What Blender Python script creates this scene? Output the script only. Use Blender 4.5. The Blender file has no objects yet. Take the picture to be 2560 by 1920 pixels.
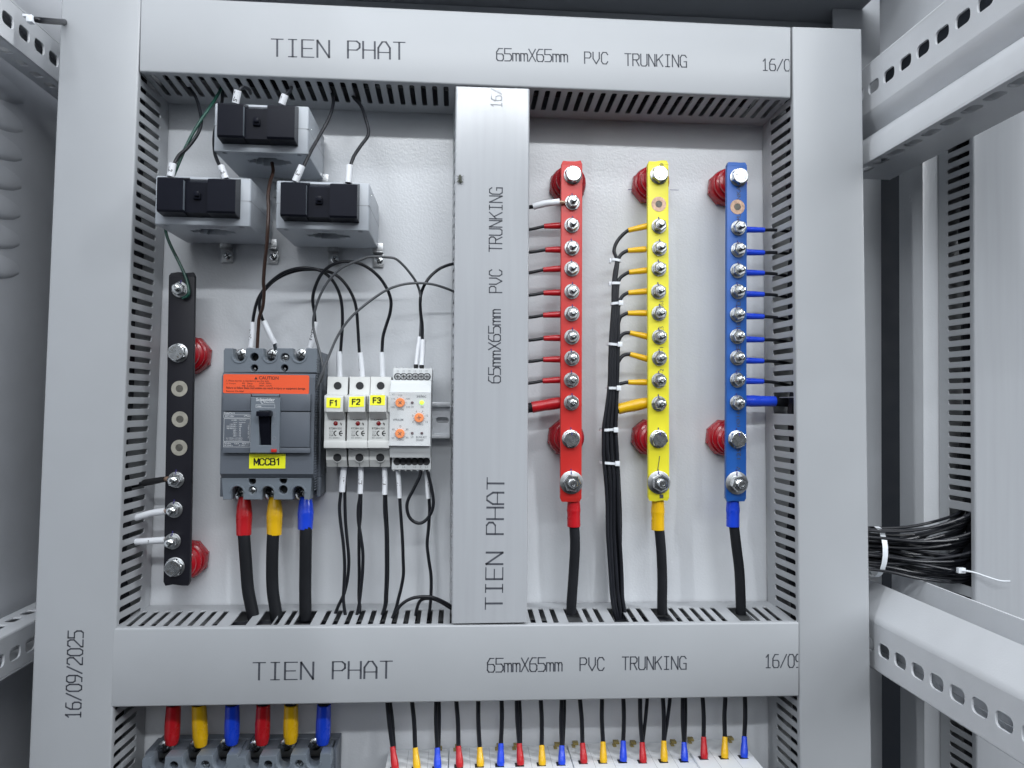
import bpy, bmesh, math, random
from mathutils import Vector, Matrix
from math import sin, cos, pi, radians
random.seed(7)
sc = bpy.context.scene
S = 0.001                                   # all dimensions below are millimetres

# ------------------------------------------------------------------ camera
CX, CY, CZ = 286.19, -733.17, 192.65
CM = Matrix(((0.99743147, -0.01239708, -0.07054623),
             (-0.07083569, -0.02470938, -0.9971819),
             (0.01061899, 0.99961781, -0.02552407)))
FPX = 1900.0
cam = bpy.data.cameras.new('camera'); camo = bpy.data.objects.new('camera', cam)
sc.collection.objects.link(camo)
mw = CM.to_4x4(); mw.translation = Vector((CX, CY, CZ)) * S
camo.matrix_world = mw
cam.sensor_width = 36; cam.lens = FPX / 2560 * 36; cam.clip_start = 0.02; cam.clip_end = 50
sc.camera = camo

# ------------------------------------------------------------------ light
w = bpy.data.worlds.new('World'); sc.world = w; w.use_nodes = True
nt = w.node_tree; bg = nt.nodes['Background']
tc = nt.nodes.new('ShaderNodeTexCoord'); sx = nt.nodes.new('ShaderNodeSeparateXYZ')
cr = nt.nodes.new('ShaderNodeValToRGB')
cr.color_ramp.elements[0].position = 0.46; cr.color_ramp.elements[0].color = (0.025, 0.028, 0.034, 1)
cr.color_ramp.elements[1].position = 0.62; cr.color_ramp.elements[1].color = (0.61, 0.66, 0.73, 1)
mp = nt.nodes.new('ShaderNodeMapRange'); mp.inputs[1].default_value = -1; mp.inputs[2].default_value = 1
nt.links.new(tc.outputs['Generated'], sx.inputs[0]); nt.links.new(sx.outputs[2], mp.inputs[0])
nt.links.new(mp.outputs[0], cr.inputs[0]); nt.links.new(cr.outputs[0], bg.inputs[0])
bg.inputs[1].default_value = 0.38

def area(name, loc, target, sx_, sy_, power, col):
    l = bpy.data.lights.new(name, 'AREA'); l.shape = 'RECTANGLE'; l.size = sx_; l.size_y = sy_
    l.energy = power; l.color = col
    o = bpy.data.objects.new(name, l); sc.collection.objects.link(o)
    o.location = loc
    o.rotation_euler = (Vector(target) - Vector(loc)).to_track_quat('-Z', 'Y').to_euler()
    return o
COOL = (0.935, 0.97, 1.0)
area('ceiling_tube_front', (0.50, -1.45, 1.05), (0.4, 0, 0.2), 1.5, 0.035, 14.5, COOL)
area('ceiling_tube_middle', (0.45, -0.80, 1.15), (0.3, 0, 0.1), 1.2, 0.04, 5.0, COOL)
area('ceiling_tube_above', (0.40, -0.36, 1.15), (0.35, -0.1, 0), 1.1, 0.05, 3.2, COOL)
area('ceiling_tube_left', (-0.95, -1.3, 1.15), (0.4, -0.1, 0.2), 0.06, 1.3, 11, COOL)
area('ceiling_tube_right', (2.40, -1.1, 1.3), (0.3, -0.1, 0.2), 0.06, 1.3, 44, COOL)
area('soft_fill_far', (0.5, -3.2, 1.2), (0.35, 0, 0.2), 3.0, 0.9, 13, COOL)  # added soft fill to lift the shadow under the top trunking; no known source
sc.view_settings.view_transform = 'Standard'; sc.view_settings.look = 'None'
sc.view_settings.exposure = -0.03; sc.view_settings.gamma = 1.0
sc.view_settings.use_curve_mapping = False
sc.cycles.max_bounces = 6

# ------------------------------------------------------------------ materials
def mat(name, col, rough=0.5, metal=0.0, bump=None, var=0.04, vscale=30.0, emit=None, spec=0.5, coat=0.0, trans=0.0, stretch=None):
    m = bpy.data.materials.new(name); m.use_nodes = True
    n = m.node_tree; b = n.nodes['Principled BSDF']
    b.inputs['Metallic'].default_value = metal; b.inputs['Specular IOR Level'].default_value = spec
    b.inputs['Coat Weight'].default_value = coat; b.inputs['Coat Roughness'].default_value = 0.15
    b.inputs['Transmission Weight'].default_value = trans
    t = n.nodes.new('ShaderNodeTexCoord'); mpg = n.nodes.new('ShaderNodeMapping')
    n.links.new(t.outputs['Object'], mpg.inputs[0])
    if stretch: mpg.inputs['Scale'].default_value = stretch
    nz = n.nodes.new('ShaderNodeTexNoise'); nz.inputs['Scale'].default_value = vscale; nz.inputs['Detail'].default_value = 5
    n.links.new(mpg.outputs[0], nz.inputs['Vector'])
    r = n.nodes.new('ShaderNodeValToRGB')
    r.color_ramp.elements[0].position = 0.3; r.color_ramp.elements[1].position = 0.7
    r.color_ramp.elements[0].color = tuple(c * (1 - var) for c in col) + (1,)
    r.color_ramp.elements[1].color = tuple(min(1, c * (1 + var)) for c in col) + (1,)
    n.links.new(nz.outputs[0], r.inputs[0]); n.links.new(r.outputs[0], b.inputs['Base Color'])
    rr = n.nodes.new('ShaderNodeMapRange'); rr.inputs[3].default_value = rough * 0.85; rr.inputs[4].default_value = min(1, rough * 1.2)
    n.links.new(nz.outputs[0], rr.inputs[0]); n.links.new(rr.outputs[0], b.inputs['Roughness'])
    if bump:
        bz = n.nodes.new('ShaderNodeTexNoise'); bz.inputs['Scale'].default_value = bump[0]; bz.inputs['Detail'].default_value = bump[2] if len(bump) > 2 else 2
        n.links.new(t.outputs['Object'], bz.inputs['Vector'])
        bp = n.nodes.new('ShaderNodeBump'); bp.inputs['Strength'].default_value = bump[1]; bp.inputs['Distance'].default_value = 0.0006
        n.links.new(bz.outputs[0], bp.inputs['Height']); n.links.new(bp.outputs[0], b.inputs['Normal'])
    if emit:
        b.inputs['Emission Color'].default_value = emit[0] + (1,); b.inputs['Emission Strength'].default_value = emit[1]
    return m
M = {}
M['plate'] = mat('powder_coat_light_grey', (0.63, 0.65, 0.68), 0.25, bump=(520, 0.24, 1), var=0.02)
M['frame'] = mat('powder_coat_frame_grey', (0.50, 0.52, 0.55), 0.38, bump=(700, 0.12, 1), var=0.03)
M['rail'] = mat('white_powder_coat', (0.64, 0.66, 0.69), 0.36, bump=(700, 0.12, 1), var=0.03)
M['side'] = mat('side_panel_paint', (0.62, 0.64, 0.68), 0.42, bump=(700, 0.12, 1), var=0.03)
M['dark_panel'] = mat('dark_steel_grey', (0.38, 0.40, 0.43), 0.5)  # one even grey for the roof and the panel behind it
M['back'] = mat('unlit_gap_dark', (0.010, 0.014, 0.022), 0.8)  # near-black carries the darkness of the unlit cabinet depth and the beam seam
M['pvc'] = mat('grey_pvc', (0.37, 0.385, 0.405), 0.36, bump=(60, 0.10, 3), var=0.025, vscale=14)
M['pvcv'] = mat('grey_pvc_streaked', (0.38, 0.395, 0.42), 0.18, bump=(60, 0.06, 3), var=0.03, vscale=60, stretch=(3, 3, 0.12))
M['ink'] = mat('faded_black_ink', (0.055, 0.06, 0.075), 0.6, var=0.25, vscale=500)
M['ink_pale'] = mat('pale_worn_ink', (0.25, 0.26, 0.28), 0.6, var=0.2, vscale=500)
M['black_wire'] = mat('black_pvc_insulation', (0.012, 0.013, 0.017), 0.32, var=0.2, spec=0.3)
M['grey_wire'] = mat('grey_pvc_insulation', (0.075, 0.08, 0.088), 0.35, var=0.1)
M['brown_wire'] = mat('brown_pvc_insulation', (0.045, 0.022, 0.016), 0.4, var=0.1)
M['green_wire'] = mat('green_pvc_insulation', (0.008, 0.055, 0.04), 0.35, var=0.1)
M['cable'] = mat('thick_black_cable_jacket', (0.011, 0.012, 0.015), 0.5, bump=(300, 0.2), var=0.2, spec=0.2)
M['white_sleeve'] = mat('white_marker_sleeve', (0.74, 0.76, 0.80), 0.4, var=0.02)
M['black_sleeve'] = mat('black_ferrule', (0.01, 0.01, 0.012), 0.4)
M['red_boot'] = mat('red_vinyl_boot', (0.45, 0.010, 0.016), 0.27, var=0.08, bump=(120, 0.25))
M['yellow_boot'] = mat('yellow_vinyl_boot', (0.72, 0.42, 0.006), 0.27, var=0.06, bump=(120, 0.25))
M['blue_boot'] = mat('blue_vinyl_boot', (0.010, 0.055, 0.60), 0.27, var=0.08, bump=(120, 0.25))
M['red_bar'] = mat('red_heat_shrink', (0.54, 0.024, 0.020), 0.42, var=0.03, bump=(70, 0.25))
M['yellow_bar'] = mat('yellow_heat_shrink', (0.76, 0.69, 0.03), 0.42, var=0.02, bump=(70, 0.25))
M['blue_bar'] = mat('blue_heat_shrink', (0.012, 0.095, 0.38), 0.42, var=0.03, bump=(70, 0.25))
M['black_bar'] = mat('black_heat_shrink', (0.010, 0.010, 0.015), 0.45, var=0.1, bump=(70, 0.25), spec=0.25)
M['insulator'] = mat('red_resin', (0.36, 0.008, 0.016), 0.22, var=0.08)
M['zinc'] = mat('zinc_plated_steel', (0.66, 0.68, 0.69), 0.24, 1.0, var=0.12, vscale=300)
M['zinc_dark'] = mat('dull_zinc', (0.48, 0.49, 0.50), 0.38, 1.0, var=0.15, vscale=300)
M['copper'] = mat('bare_copper', (0.40, 0.27, 0.20), 0.42, 0.7, var=0.3, vscale=400)
M['washer_dull'] = mat('tarnished_tin', (0.44, 0.42, 0.36), 0.45, 0.6, var=0.12, vscale=300)
M['hole'] = mat('recess_shade_and_plastic', (0.012, 0.013, 0.016), 0.6)  # near-black stands in for shade inside holes and slots; also the toggle well
M['recess_grey'] = mat('shadowed_bolt_end', (0.12, 0.115, 0.10), 0.5, 0.5, var=0.3, vscale=500)
M['ct_grey'] = mat('transformer_grey_plastic', (0.40, 0.43, 0.47), 0.35, var=0.02, bump=(500, 0.05))
M['ct_black'] = mat('transformer_black_plastic', (0.010, 0.011, 0.017), 0.22, var=0.1, spec=0.07)
M['mccb'] = mat('breaker_grey_plastic', (0.105, 0.12, 0.145), 0.45, var=0.03, bump=(900, 0.08))
M['mccb_light'] = mat('breaker_shroud_plastic', (0.15, 0.175, 0.205), 0.42, var=0.03, bump=(900, 0.08))
M['white_print'] = mat('white_print', (0.68, 0.70, 0.72), 0.6)
M['orange_label'] = mat('orange_paper_label', (0.86, 0.10, 0.025), 0.55, var=0.02)
M['yellow_label'] = mat('yellow_tape_label', (0.86, 0.86, 0.015), 0.4, var=0.02)
M['black_print'] = mat('black_print', (0.012, 0.012, 0.012), 0.5)
M['red_btn'] = mat('red_plastic', (0.50, 0.02, 0.015), 0.35)
M['fuse'] = mat('white_holder_plastic', (0.60, 0.61, 0.60), 0.36, var=0.015)
M['relay'] = mat('relay_pale_plastic', (0.60, 0.62, 0.63), 0.38, var=0.015)
M['relay_grey'] = mat('relay_grey_print', (0.10, 0.11, 0.12), 0.5)
M['orange'] = mat('orange_knob_plastic', (0.85, 0.22, 0.02), 0.4, var=0.04)
M['led_off'] = mat('unlit_led', (0.06, 0.02, 0.03), 0.15)
M['neon_red'] = mat('dark_red_indicator', (0.20, 0.01, 0.012), 0.15)
M['led_on'] = mat('lit_green_led', (0.45, 0.9, 0.02), 0.3, emit=((0.45, 1.0, 0.02), 1.3))
M['alu'] = mat('galvanised_rail', (0.80, 0.82, 0.86), 0.3, 0.25, var=0.08, vscale=120)
M['tie'] = mat('white_nylon', (0.70, 0.73, 0.77), 0.3, var=0.03)
M['clip_shaded'] = mat('shaded_yellow_clip_plastic', (0.24, 0.19, 0.06), 0.5)  # yellow clips, colour dimmed for the shade they sit in
M['pen'] = mat('blue_marker_pen', (0.03, 0.02, 0.16), 0.5)
M['white_mcb'] = mat('white_breaker_plastic', (0.74, 0.76, 0.78), 0.4, var=0.015)
M['fly'] = mat('fly_body', (0.05, 0.055, 0.04), 0.5, var=0.4, vscale=900)
cg = bpy.data.materials.new('clear_plastic'); cg.use_nodes = True
_n = cg.node_tree; _b = _n.nodes['Principled BSDF']
_b.inputs['Base Color'].default_value = (0.95, 0.97, 1, 1); _b.inputs['Roughness'].default_value = 0.06
_b.inputs['Alpha'].default_value = 0.045; _b.inputs['Specular IOR Level'].default_value = 0.8
M['clear'] = cg

# ------------------------------------------------------------------ helpers
V = Vector
k = 2560 / 2212
def P(px, py, D):
    """source pixel of the photograph -> point (mm) at depth D in front of the mounting plate"""
    d = CM @ Vector(((px - 1280) / FPX, -(py - 960) / FPX, -1))
    t = (-D - CY) / d.y
    return Vector((CX + t * d.x, -D, CZ + t * d.z))
def Q(x0, y0, s):
    return lambda u, v, D: P(x0 + u / s, y0 + v / s, D)
d_ = lambda x, y, D: P(x * k, y * k, D)
K1 = Q(300, 160, 2.592); K2 = Q(600, 620, 3.95); K3 = Q(780, 1150, 4.047); K4 = Q(540, 850, 4.146)
K5 = Q(780, 880, 5.183); K6 = Q(280, 640, 1.803); K7 = Q(1100, 180, 2.44); K8 = Q(1300, 860, 2.37)
K9 = Q(1460, 540, 2.767); K10 = Q(340, 1740, 4.254); K11 = Q(900, 1500, 1.843); K12 = Q(380, 200, 5.53)

def curve_mesh(loops, t, bev=0.0):
    cu = bpy.data.curves.new('tmp', 'CURVE'); cu.dimensions = '2D'; cu.fill_mode = 'BOTH'
    cu.extrude = max(0.0, t / 2 - bev)
    if bev: cu.bevel_depth = bev; cu.bevel_resolution = 1; cu.offset = -bev
    for lp in loops:
        s = cu.splines.new('POLY'); s.points.add(len(lp) - 1)
        for i, p in enumerate(lp): s.points[i].co = (p[0], p[1], 0, 1)
        s.use_cyclic_u = True
    o = bpy.data.objects.new('tmp', cu)
    me = bpy.data.meshes.new_from_object(o)
    v = [tuple(x.co) for x in me.vertices]; f = [tuple(p.vertices) for p in me.polygons]
    bpy.data.objects.remove(o); bpy.data.curves.remove(cu); bpy.data.meshes.remove(me)
    return v, f
_tc = {}
def text_mesh(s, bold=False):
    key = (s, bold)
    if key in _tc: return _tc[key]
    cu = bpy.data.curves.new('tmp', 'FONT'); cu.body = s; cu.size = 1; cu.resolution_u = 3
    if bold: cu.offset = 0.011
    cu.extrude = 0.0
    o = bpy.data.objects.new('tmp', cu); me = bpy.data.meshes.new_from_object(o)
    v = [tuple(x.co) for x in me.vertices]; f = [tuple(p.vertices) for p in me.polygons]
    bpy.data.objects.remove(o); bpy.data.curves.remove(cu); bpy.data.meshes.remove(me)
    x0 = min(p[0] for p in v); x1 = max(p[0] for p in v); y0 = min(p[1] for p in v); y1 = max(p[1] for p in v)
    _tc[key] = (v, f, x0, x1, y0, y1); return _tc[key]

def smooth_pts(pts, n=7):
    """Catmull-Rom through points; each point is (Vector, radius)"""
    if len(pts) < 3: return pts
    out = []
    q = [pts[0]] + list(pts) + [pts[-1]]
    for i in range(1, len(q) - 2):
        for j in range(n):
            t = j / n
            def cr_(a, b, c, d): return 0.5 * ((2 * b) + (c - a) * t + (2 * a - 5 * b + 4 * c - d) * t * t + (3 * b - a - 3 * c + d) * t ** 3)
            pos = cr_(q[i - 1][0], q[i][0], q[i + 1][0], q[i + 2][0])
            out.append((pos, q[i][1] * (1 - t) + q[i + 1][1] * t))
    out.append(pts[-1]); return out

class MB:
    def __init__(s): s.bm = bmesh.new()
    def raw(s, vs, fs):
        bv = [s.bm.verts.new(v) for v in vs]
        for f in fs:
            try: s.bm.faces.new([bv[i] for i in f])
            except ValueError: pass
        return s
    def box(s, x0, x1, y0, y1, z0, z1, bev=0.0, xf=None):
        t = bmesh.new(); bmesh.ops.create_cube(t, size=1)
        for v in t.verts:
            v.co = Vector(((x0 + x1) / 2 + v.co.x * abs(x1 - x0), (y0 + y1) / 2 + v.co.y * abs(y1 - y0), (z0 + z1) / 2 + v.co.z * abs(z1 - z0)))
        if bev: bmesh.ops.bevel(t, geom=list(t.edges), offset=bev, segments=2, profile=0.6, affect='EDGES', clamp_overlap=True)
        if xf:
            for v in t.verts: v.co = xf(v.co)
        s._merge(t); return s
    def _merge(s, t):
        t.verts.index_update(); mp_ = [s.bm.verts.new(v.co) for v in t.verts]
        for f in t.faces:
            try: s.bm.faces.new([mp_[v.index] for v in f.verts])
            except ValueError: pass
        t.free()
    def pbox(s, K, u0, v0, u1, v1, D0, D1, bev=0.0):
        a = K(u0, v0, D1); b = K(u1, v1, D1)
        return s.box(a.x, b.x, -D1, -D0, b.z, a.z, bev)
    def lathe(s, c, axis, prof, seg=24, rot=0.0):
        """prof: list of (radius, height along axis)"""
        c = Vector(c); a = Vector(axis).normalized(); u = a.orthogonal().normalized(); v = a.cross(u)
        rings = []
        for r, h in prof:
            rings.append([s.bm.verts.new(c + a * h + (u * cos(rot + 2 * pi * i / seg) + v * sin(rot + 2 * pi * i / seg)) * max(r, 1e-4)) for i in range(seg)])
        for i in range(len(rings) - 1):
            for j in range(seg):
                s.bm.faces.new((rings[i][j], rings[i][(j + 1) % seg], rings[i + 1][(j + 1) % seg], rings[i + 1][j]))
        s.bm.faces.new(rings[0][::-1]); s.bm.faces.new(rings[-1]); return s
    def tube(s, pts, seg=12, n=7, flat=1.0):
        pts = smooth_pts(pts, n); rings = []
        u = None
        for i, (p, r) in enumerate(pts):
            a = pts[max(0, i - 1)][0]; b = pts[min(len(pts) - 1, i + 1)][0]; t = (b - a).normalized()
            if u is None: u = t.cross(Vector((0, 1, 0)));  u = u.normalized() if u.length > 1e-3 else t.orthogonal().normalized()
            else: u = (u - t * u.dot(t)).normalized()
            v = t.cross(u)
            rings.append([s.bm.verts.new(p + (u * cos(2 * pi * j / seg) + v * flat * sin(2 * pi * j / seg)) * r) for j in range(seg)])
        for i in range(len(rings) - 1):
            for j in range(seg):
                s.bm.faces.new((rings[i][j], rings[i + 1][j], rings[i + 1][(j + 1) % seg], rings[i][(j + 1) % seg]))
        s.bm.faces.new(rings[0]); s.bm.faces.new(rings[-1][::-1]); return s
    def plate(s, loops, t, fn, bev=0.0):
        v, f = curve_mesh(loops, t, bev); return s.raw([fn(Vector(p)) for p in v], f)
    def fplate(s, loops, D0, D1, bev=0.0):
        """loops of (x, z); thickness from depth D0 to D1, facing the camera"""
        m = (D0 + D1) / 2
        return s.plate(loops, D1 - D0, lambda p: Vector((p.x, -m - p.z, p.y)), bev)
    def extr(s, prof, f0, f1):
        a = [s.bm.verts.new(f0(*p)) for p in prof]; b = [s.bm.verts.new(f1(*p)) for p in prof]; n = len(prof)
        for i in range(n): s.bm.faces.new((a[i], a[(i + 1) % n], b[(i + 1) % n], b[i]))
        s.bm.faces.new(a[::-1]); s.bm.faces.new(b); return s
    def text(s, txt, K, u0, v0, u1, v1, D, ang=0.0, bold=False):
        """writing filling the pixel box u0,v0 - u1,v1, at depth D; ang in degrees about its centre"""
        v, f, x0, x1, y0, y1 = text_mesh(txt, bold)
        a = K(u0, v1, D); b = K(u1, v0, D); W_ = b.x - a.x; H_ = b.z - a.z; cx = (a.x + b.x) / 2; cz = (a.z + b.z) / 2
        if abs(ang) == 90: W_, H_ = H_, W_
        sx_ = W_ / (x1 - x0); sz = H_ / (y1 - y0); ca, sa = cos(radians(ang)), sin(radians(ang)); vs = []
        for p in v:
            X = (p[0] - (x0 + x1) / 2) * sx_; Z = (p[1] - (y0 + y1) / 2) * sz
            vs.append(Vector((cx + X * ca - Z * sa, -D, cz + X * sa + Z * ca)))
        return s.raw(vs, f)
    def cyltext(s, txt, p0, p1, r, size, flip=1):
        """writing wrapped on the camera side of a sleeve that runs from p0 to p1"""
        v, f, x0, x1, y0, y1 = text_mesh(txt, True)
        p0 = Vector(p0); p1 = Vector(p1); L = (p1 - p0).length; t = (p1 - p0).normalized(); side = t.cross(Vector((0, -1, 0))).normalized() * -flip
        n = t.cross(side); n = n if n.y < 0 else -n
        sc_ = size / 0.7; vs = []; off = (L - (x1 - x0) * sc_) / 2
        for p in v:
            X = (p[0] - x0) * sc_ + off; b = (p[1] - (y0 + y1) / 2) * sc_; a = b / r
            vs.append(p0 + t * X + side * (r + 0.06) * sin(a) + n * (r + 0.06) * cos(a))
        return s.raw(vs, f)
    def done(s, name, m, parent=None, ang=35):
        bmesh.ops.recalc_face_normals(s.bm, faces=s.bm.faces)
        if parent is None:
            xs = [v.co for v in s.bm.verts]
            org = Vector(((min(p.x for p in xs) + max(p.x for p in xs)) / 2, max(p.y for p in xs), min(p.z for p in xs)))
        else: org = parent['_o']
        org = Vector(org)
        for v in s.bm.verts: v.co = (v.co - org) * S
        me = bpy.data.meshes.new(name); s.bm.to_mesh(me); s.bm.free()
        me.shade_smooth(); me.set_sharp_from_angle(angle=radians(ang))
        me.materials.append(M[m]); o = bpy.data.objects.new(name, me); sc.collection.objects.link(o)
        if parent is None: o.location = org * S; o['_o'] = tuple(org)
        else: o.parent = parent; o['_o'] = tuple(parent['_o'])
        return o
def tag(o, label, cat, group=None):
    o['label'] = label; o['category'] = cat
    if group: o['group'] = group
    return o
def thing(name, label, cat, org, group=None):
    o = bpy.data.objects.new(name, None); sc.collection.objects.link(o); o.empty_display_size = 0.01
    o.location = Vector(org) * S; o['_o'] = tuple(org); return tag(o, label, cat, group)
def struct(o, kind='structure'):
    o['kind'] = kind; return o
def copy_tree(o, off, parent=None, skip=()):
    c = o.copy(); sc.collection.objects.link(c)
    if parent is None: c.location = o.location + Vector(off) * S
    else: c.parent = parent
    for ch in list(o.children):
        if ch.name.split('.')[0] in skip: continue
        copy_tree(ch, off, c, skip)
    return c
ORD = ['first', 'second', 'third', 'fourth', 'fifth', 'sixth', 'seventh', 'eighth', 'ninth', 'tenth', 'eleventh', 'twelfth',
       'thirteenth', 'fourteenth', 'fifteenth', 'sixteenth', 'seventeenth', 'eighteenth']
circle = lambda cx, cz, r, n=24: [(cx + r * cos(2 * pi * i / n), cz + r * sin(2 * pi * i / n)) for i in range(n)]
def rrect(x0, z0, x1, z1, r, n=4):
    o = []
    for cx, cz, a in ((x1 - r, z1 - r, 0), (x0 + r, z1 - r, 90), (x0 + r, z0 + r, 180), (x1 - r, z0 + r, 270)):
        for i in range(n + 1): o.append((cx + r * cos(radians(a + 90 * i / n)), cz + r * sin(radians(a + 90 * i / n))))
    return o

# ================================================================== SETTING
m = MB(); m.box(-70, 668, 0, 2.5, -240, 543); m.box(665.5, 668, 2.5, 26, -240, 543); m.box(-70, -67.5, 2.5, 26, -240, 543)
struct(m.done('mounting_plate', 'plate'))
m = MB()
m.box(744, 1150, -14, -11.5, -240, 640, 1.2); m.box(744, 746.5, -12, 27, -240, 640, 1.0)
struct(m.done('neighbouring_mounting_plate', 'plate'))
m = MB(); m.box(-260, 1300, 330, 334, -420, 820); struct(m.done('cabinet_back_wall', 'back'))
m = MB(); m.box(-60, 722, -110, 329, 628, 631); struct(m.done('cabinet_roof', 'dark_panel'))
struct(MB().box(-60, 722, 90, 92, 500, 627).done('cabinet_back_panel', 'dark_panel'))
m = MB(); m.box(722.5, 1300, -420, 329, 700, 703); struct(m.done('neighbouring_cabinet_roof', 'frame'))
tag(MB().box(690, 744, 60, 63, -240, 640, 1).done('frame_post', 'frame'), 'grey upright post set back beside the right trunking', 'post')
# louvred left side panel
t = thing('side_panel', 'grey steel side panel with pressed louvres at the left edge', 'side panel', (-152, 0, -240))
MB().box(-155, -152, -420, 329, -420, 700).done('panel_sheet', 'side', t)
for i in range(7):
    z = 503 - 28.6 * i; m = MB()
    # a louvre: half-cone scoop swelling toward the inside
    n_, m_ = 14, 8; vs = []; fs = []
    for a_ in range(n_ + 1):                     # along the louvre, closing to a point at its end
        y = -330 + 386 * (a_ / n_) ** .5; e_ = max(0.0, min(1.0, (56 - y) / 42)) ** .6
        for b_ in range(m_ + 1):
            f_ = b_ / m_; lift = (sin(f_ * pi * .62) if f_ < .86 else sin(.86 * pi * .62) * (1 - f_) / .14) * 2.4 * e_
            vs.append(V((-152.1 + lift, y, z - 8 - (f_ * 27 - 8) * (0.35 + .65 * e_))))
    for a_ in range(n_):
        for b_ in range(m_): q = a_ * (m_ + 1) + b_; fs.append((q, q + 1, q + m_ + 2, q + m_ + 1))
    m.raw(vs, fs)
    m.done('louvre', 'side', t, ang=60)

# perforated frame rails (run front to back)
def slot_face(mb, x, z0, z1, zs, hz, y0, y1, t=2.0, pitch=25.0, ph=0.0, hl=7.0, plane='x', bev=0.35):
    """sheet in a plane x=const (or z=const) with a row of long rounded holes along y"""
    loops = [[(y0, z0), (y1, z0), (y1, z1), (y0, z1)]]
    n = int((y1 - y0) / pitch)
    for i in range(n):
        yc = y0 + ph + pitch * (i + .5)
        if yc + hl > y1 - 2: break
        loops.append(rrect(yc - hl, zs - hz, yc + hl, zs + hz, min(hz, hl) * 0.72, 3))
    if plane == 'x': fn = lambda p: Vector((x + p.z, p.x, p.y))
    else: fn = lambda p: Vector((p.y, p.x, x + p.z))
    mb.plate(loops, t, fn, bev)
Y0, Y1 = -396, 150
R_ = lambda y: (lambda a, b: Vector((a, y, b)))
# right upper rail
YR = -4
t = thing('frame_rail', 'upper right grey perforated steel rail running towards the viewer', 'frame rail', (668, YR, 420), 'perforated frame rails')
m = MB(); slot_face(m, 669, 470, 515, 491, 5.4, -396.5, YR, ph=0, hl=8.6); m.done('slotted_face', 'rail', t)
m = MB(); m.extr([(668, 470), (670, 462), (677, 456), (679, 454), (680.5, 455.5), (673, 463), (670, 470)], R_(Y0), R_(YR))
m.extr([(679, 454), (670, 447), (666, 438), (665, 423), (667, 423), (668, 438), (672, 446), (680.5, 452.5)], R_(Y0), R_(YR))
m.extr([(668, 515), (670, 515), (697, 519), (697, 521), (669, 517)], R_(Y0), R_(YR)); m.done('folded_profile', 'rail', t, ang=50)
m = MB(); slot_face(m, 422, 665, 716, 675, 5.0, -396.5, YR, ph=0, hl=8.6, plane='z'); m.done('lower_flange', 'rail', t)
MB().box(714, 716, Y0, YR, 424.2, 519).done('added_light_stop', 'rail', t)  # sheet added behind the slots to keep light out
# right lower rail
t = thing('frame_rail', 'lower right grey perforated steel rail running towards the viewer', 'frame rail', (668, YR, -46), 'perforated frame rails')
m = MB(); slot_face(m, 669, -46, -4, -25.5, 5.8, -386.5, YR, ph=0, hl=8.6); m.done('slotted_face', 'rail', t)
m = MB(); m.extr([(668, -4), (668.5, -1), (670.2, 1.8), (688, 25), (689.5, 24), (672, 1.2), (670.3, -1.4), (670, -4)], R_(-386), R_(YR))
m.done('folded_profile', 'rail', t, ang=50)
m = MB(); m.box(717, 719, Y0, YR, -20, 32); m.box(689.5, 717, Y0, YR, -20, -18); m.done('inner_channel', 'rail', t)
m = MB(); m.box(704, 706, -386, YR, -46, -20.2); m.box(670.5, 703.8, -386, YR, -48, -46.2); m.done('added_light_stop', 'rail', t)  # sheets added to close the rail so its slots look dark
# upper plain beam on the right
t = thing('roof_beam', 'plain grey beam above the upper right perforated rail', 'beam', (716, 150, 526))
MB().box(705, 722, Y0, YR, 532, 626, 2).done('beam_body', 'rail', t)
MB().box(712, 718, Y0, YR, 500, 531.5).done('seam_shade', 'back', t)  # dark strip stands in for the shaded gap below the beam
# left rails
t = thing('frame_rail', 'upper left grey perforated steel rail crossing the top left corner', 'frame rail', (-99, 150, 501), 'perforated frame rails')
m = MB(); slot_face(m, -108, 502, 539, 520.5, 5.6, -390.5, Y1, ph=0, hl=8.4); m.done('slotted_face', 'rail', t)
m = MB(); slot_face(m, 503, -132, -109.2, -120, 4.2, Y0, Y1, plane='z'); m.done('lower_flange', 'rail', t)
m = MB(); m.box(-132, -130, Y0, Y1, 504.2, 541); m.box(-129.8, -107, Y0, Y1, 539.2, 541); m.done('added_light_stop', 'rail', t)  # added closure, blocks light behind the upper left slots
t = thing('frame_rail', 'lower left grey perforated steel rail at the left edge', 'frame rail', (-99, 150, -42), 'perforated frame rails')
m = MB(); slot_face(m, -108, -51, -17, -36, 5.6, -378.5, Y1, ph=0, hl=8.4); m.done('slotted_face', 'rail', t)
m = MB(); slot_face(m, -16, -141, -111, -127, 4.8, Y0, Y1, plane='z', hl=8.4)
m.extr([(-107, -17), (-107.6, -15.6), (-109, -15), (-111, -15), (-111, -17), (-109, -17)], R_(Y0), R_(Y1)); m.done('upper_flange', 'rail', t)
m = MB(); m.box(-141, -139, Y0, Y1, -51, -17.2); m.box(-138.8, -107, Y0, Y1, -53, -51.2); m.done('added_light_stop', 'rail', t)  # added closure, blocks light behind the lower left slots

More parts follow.
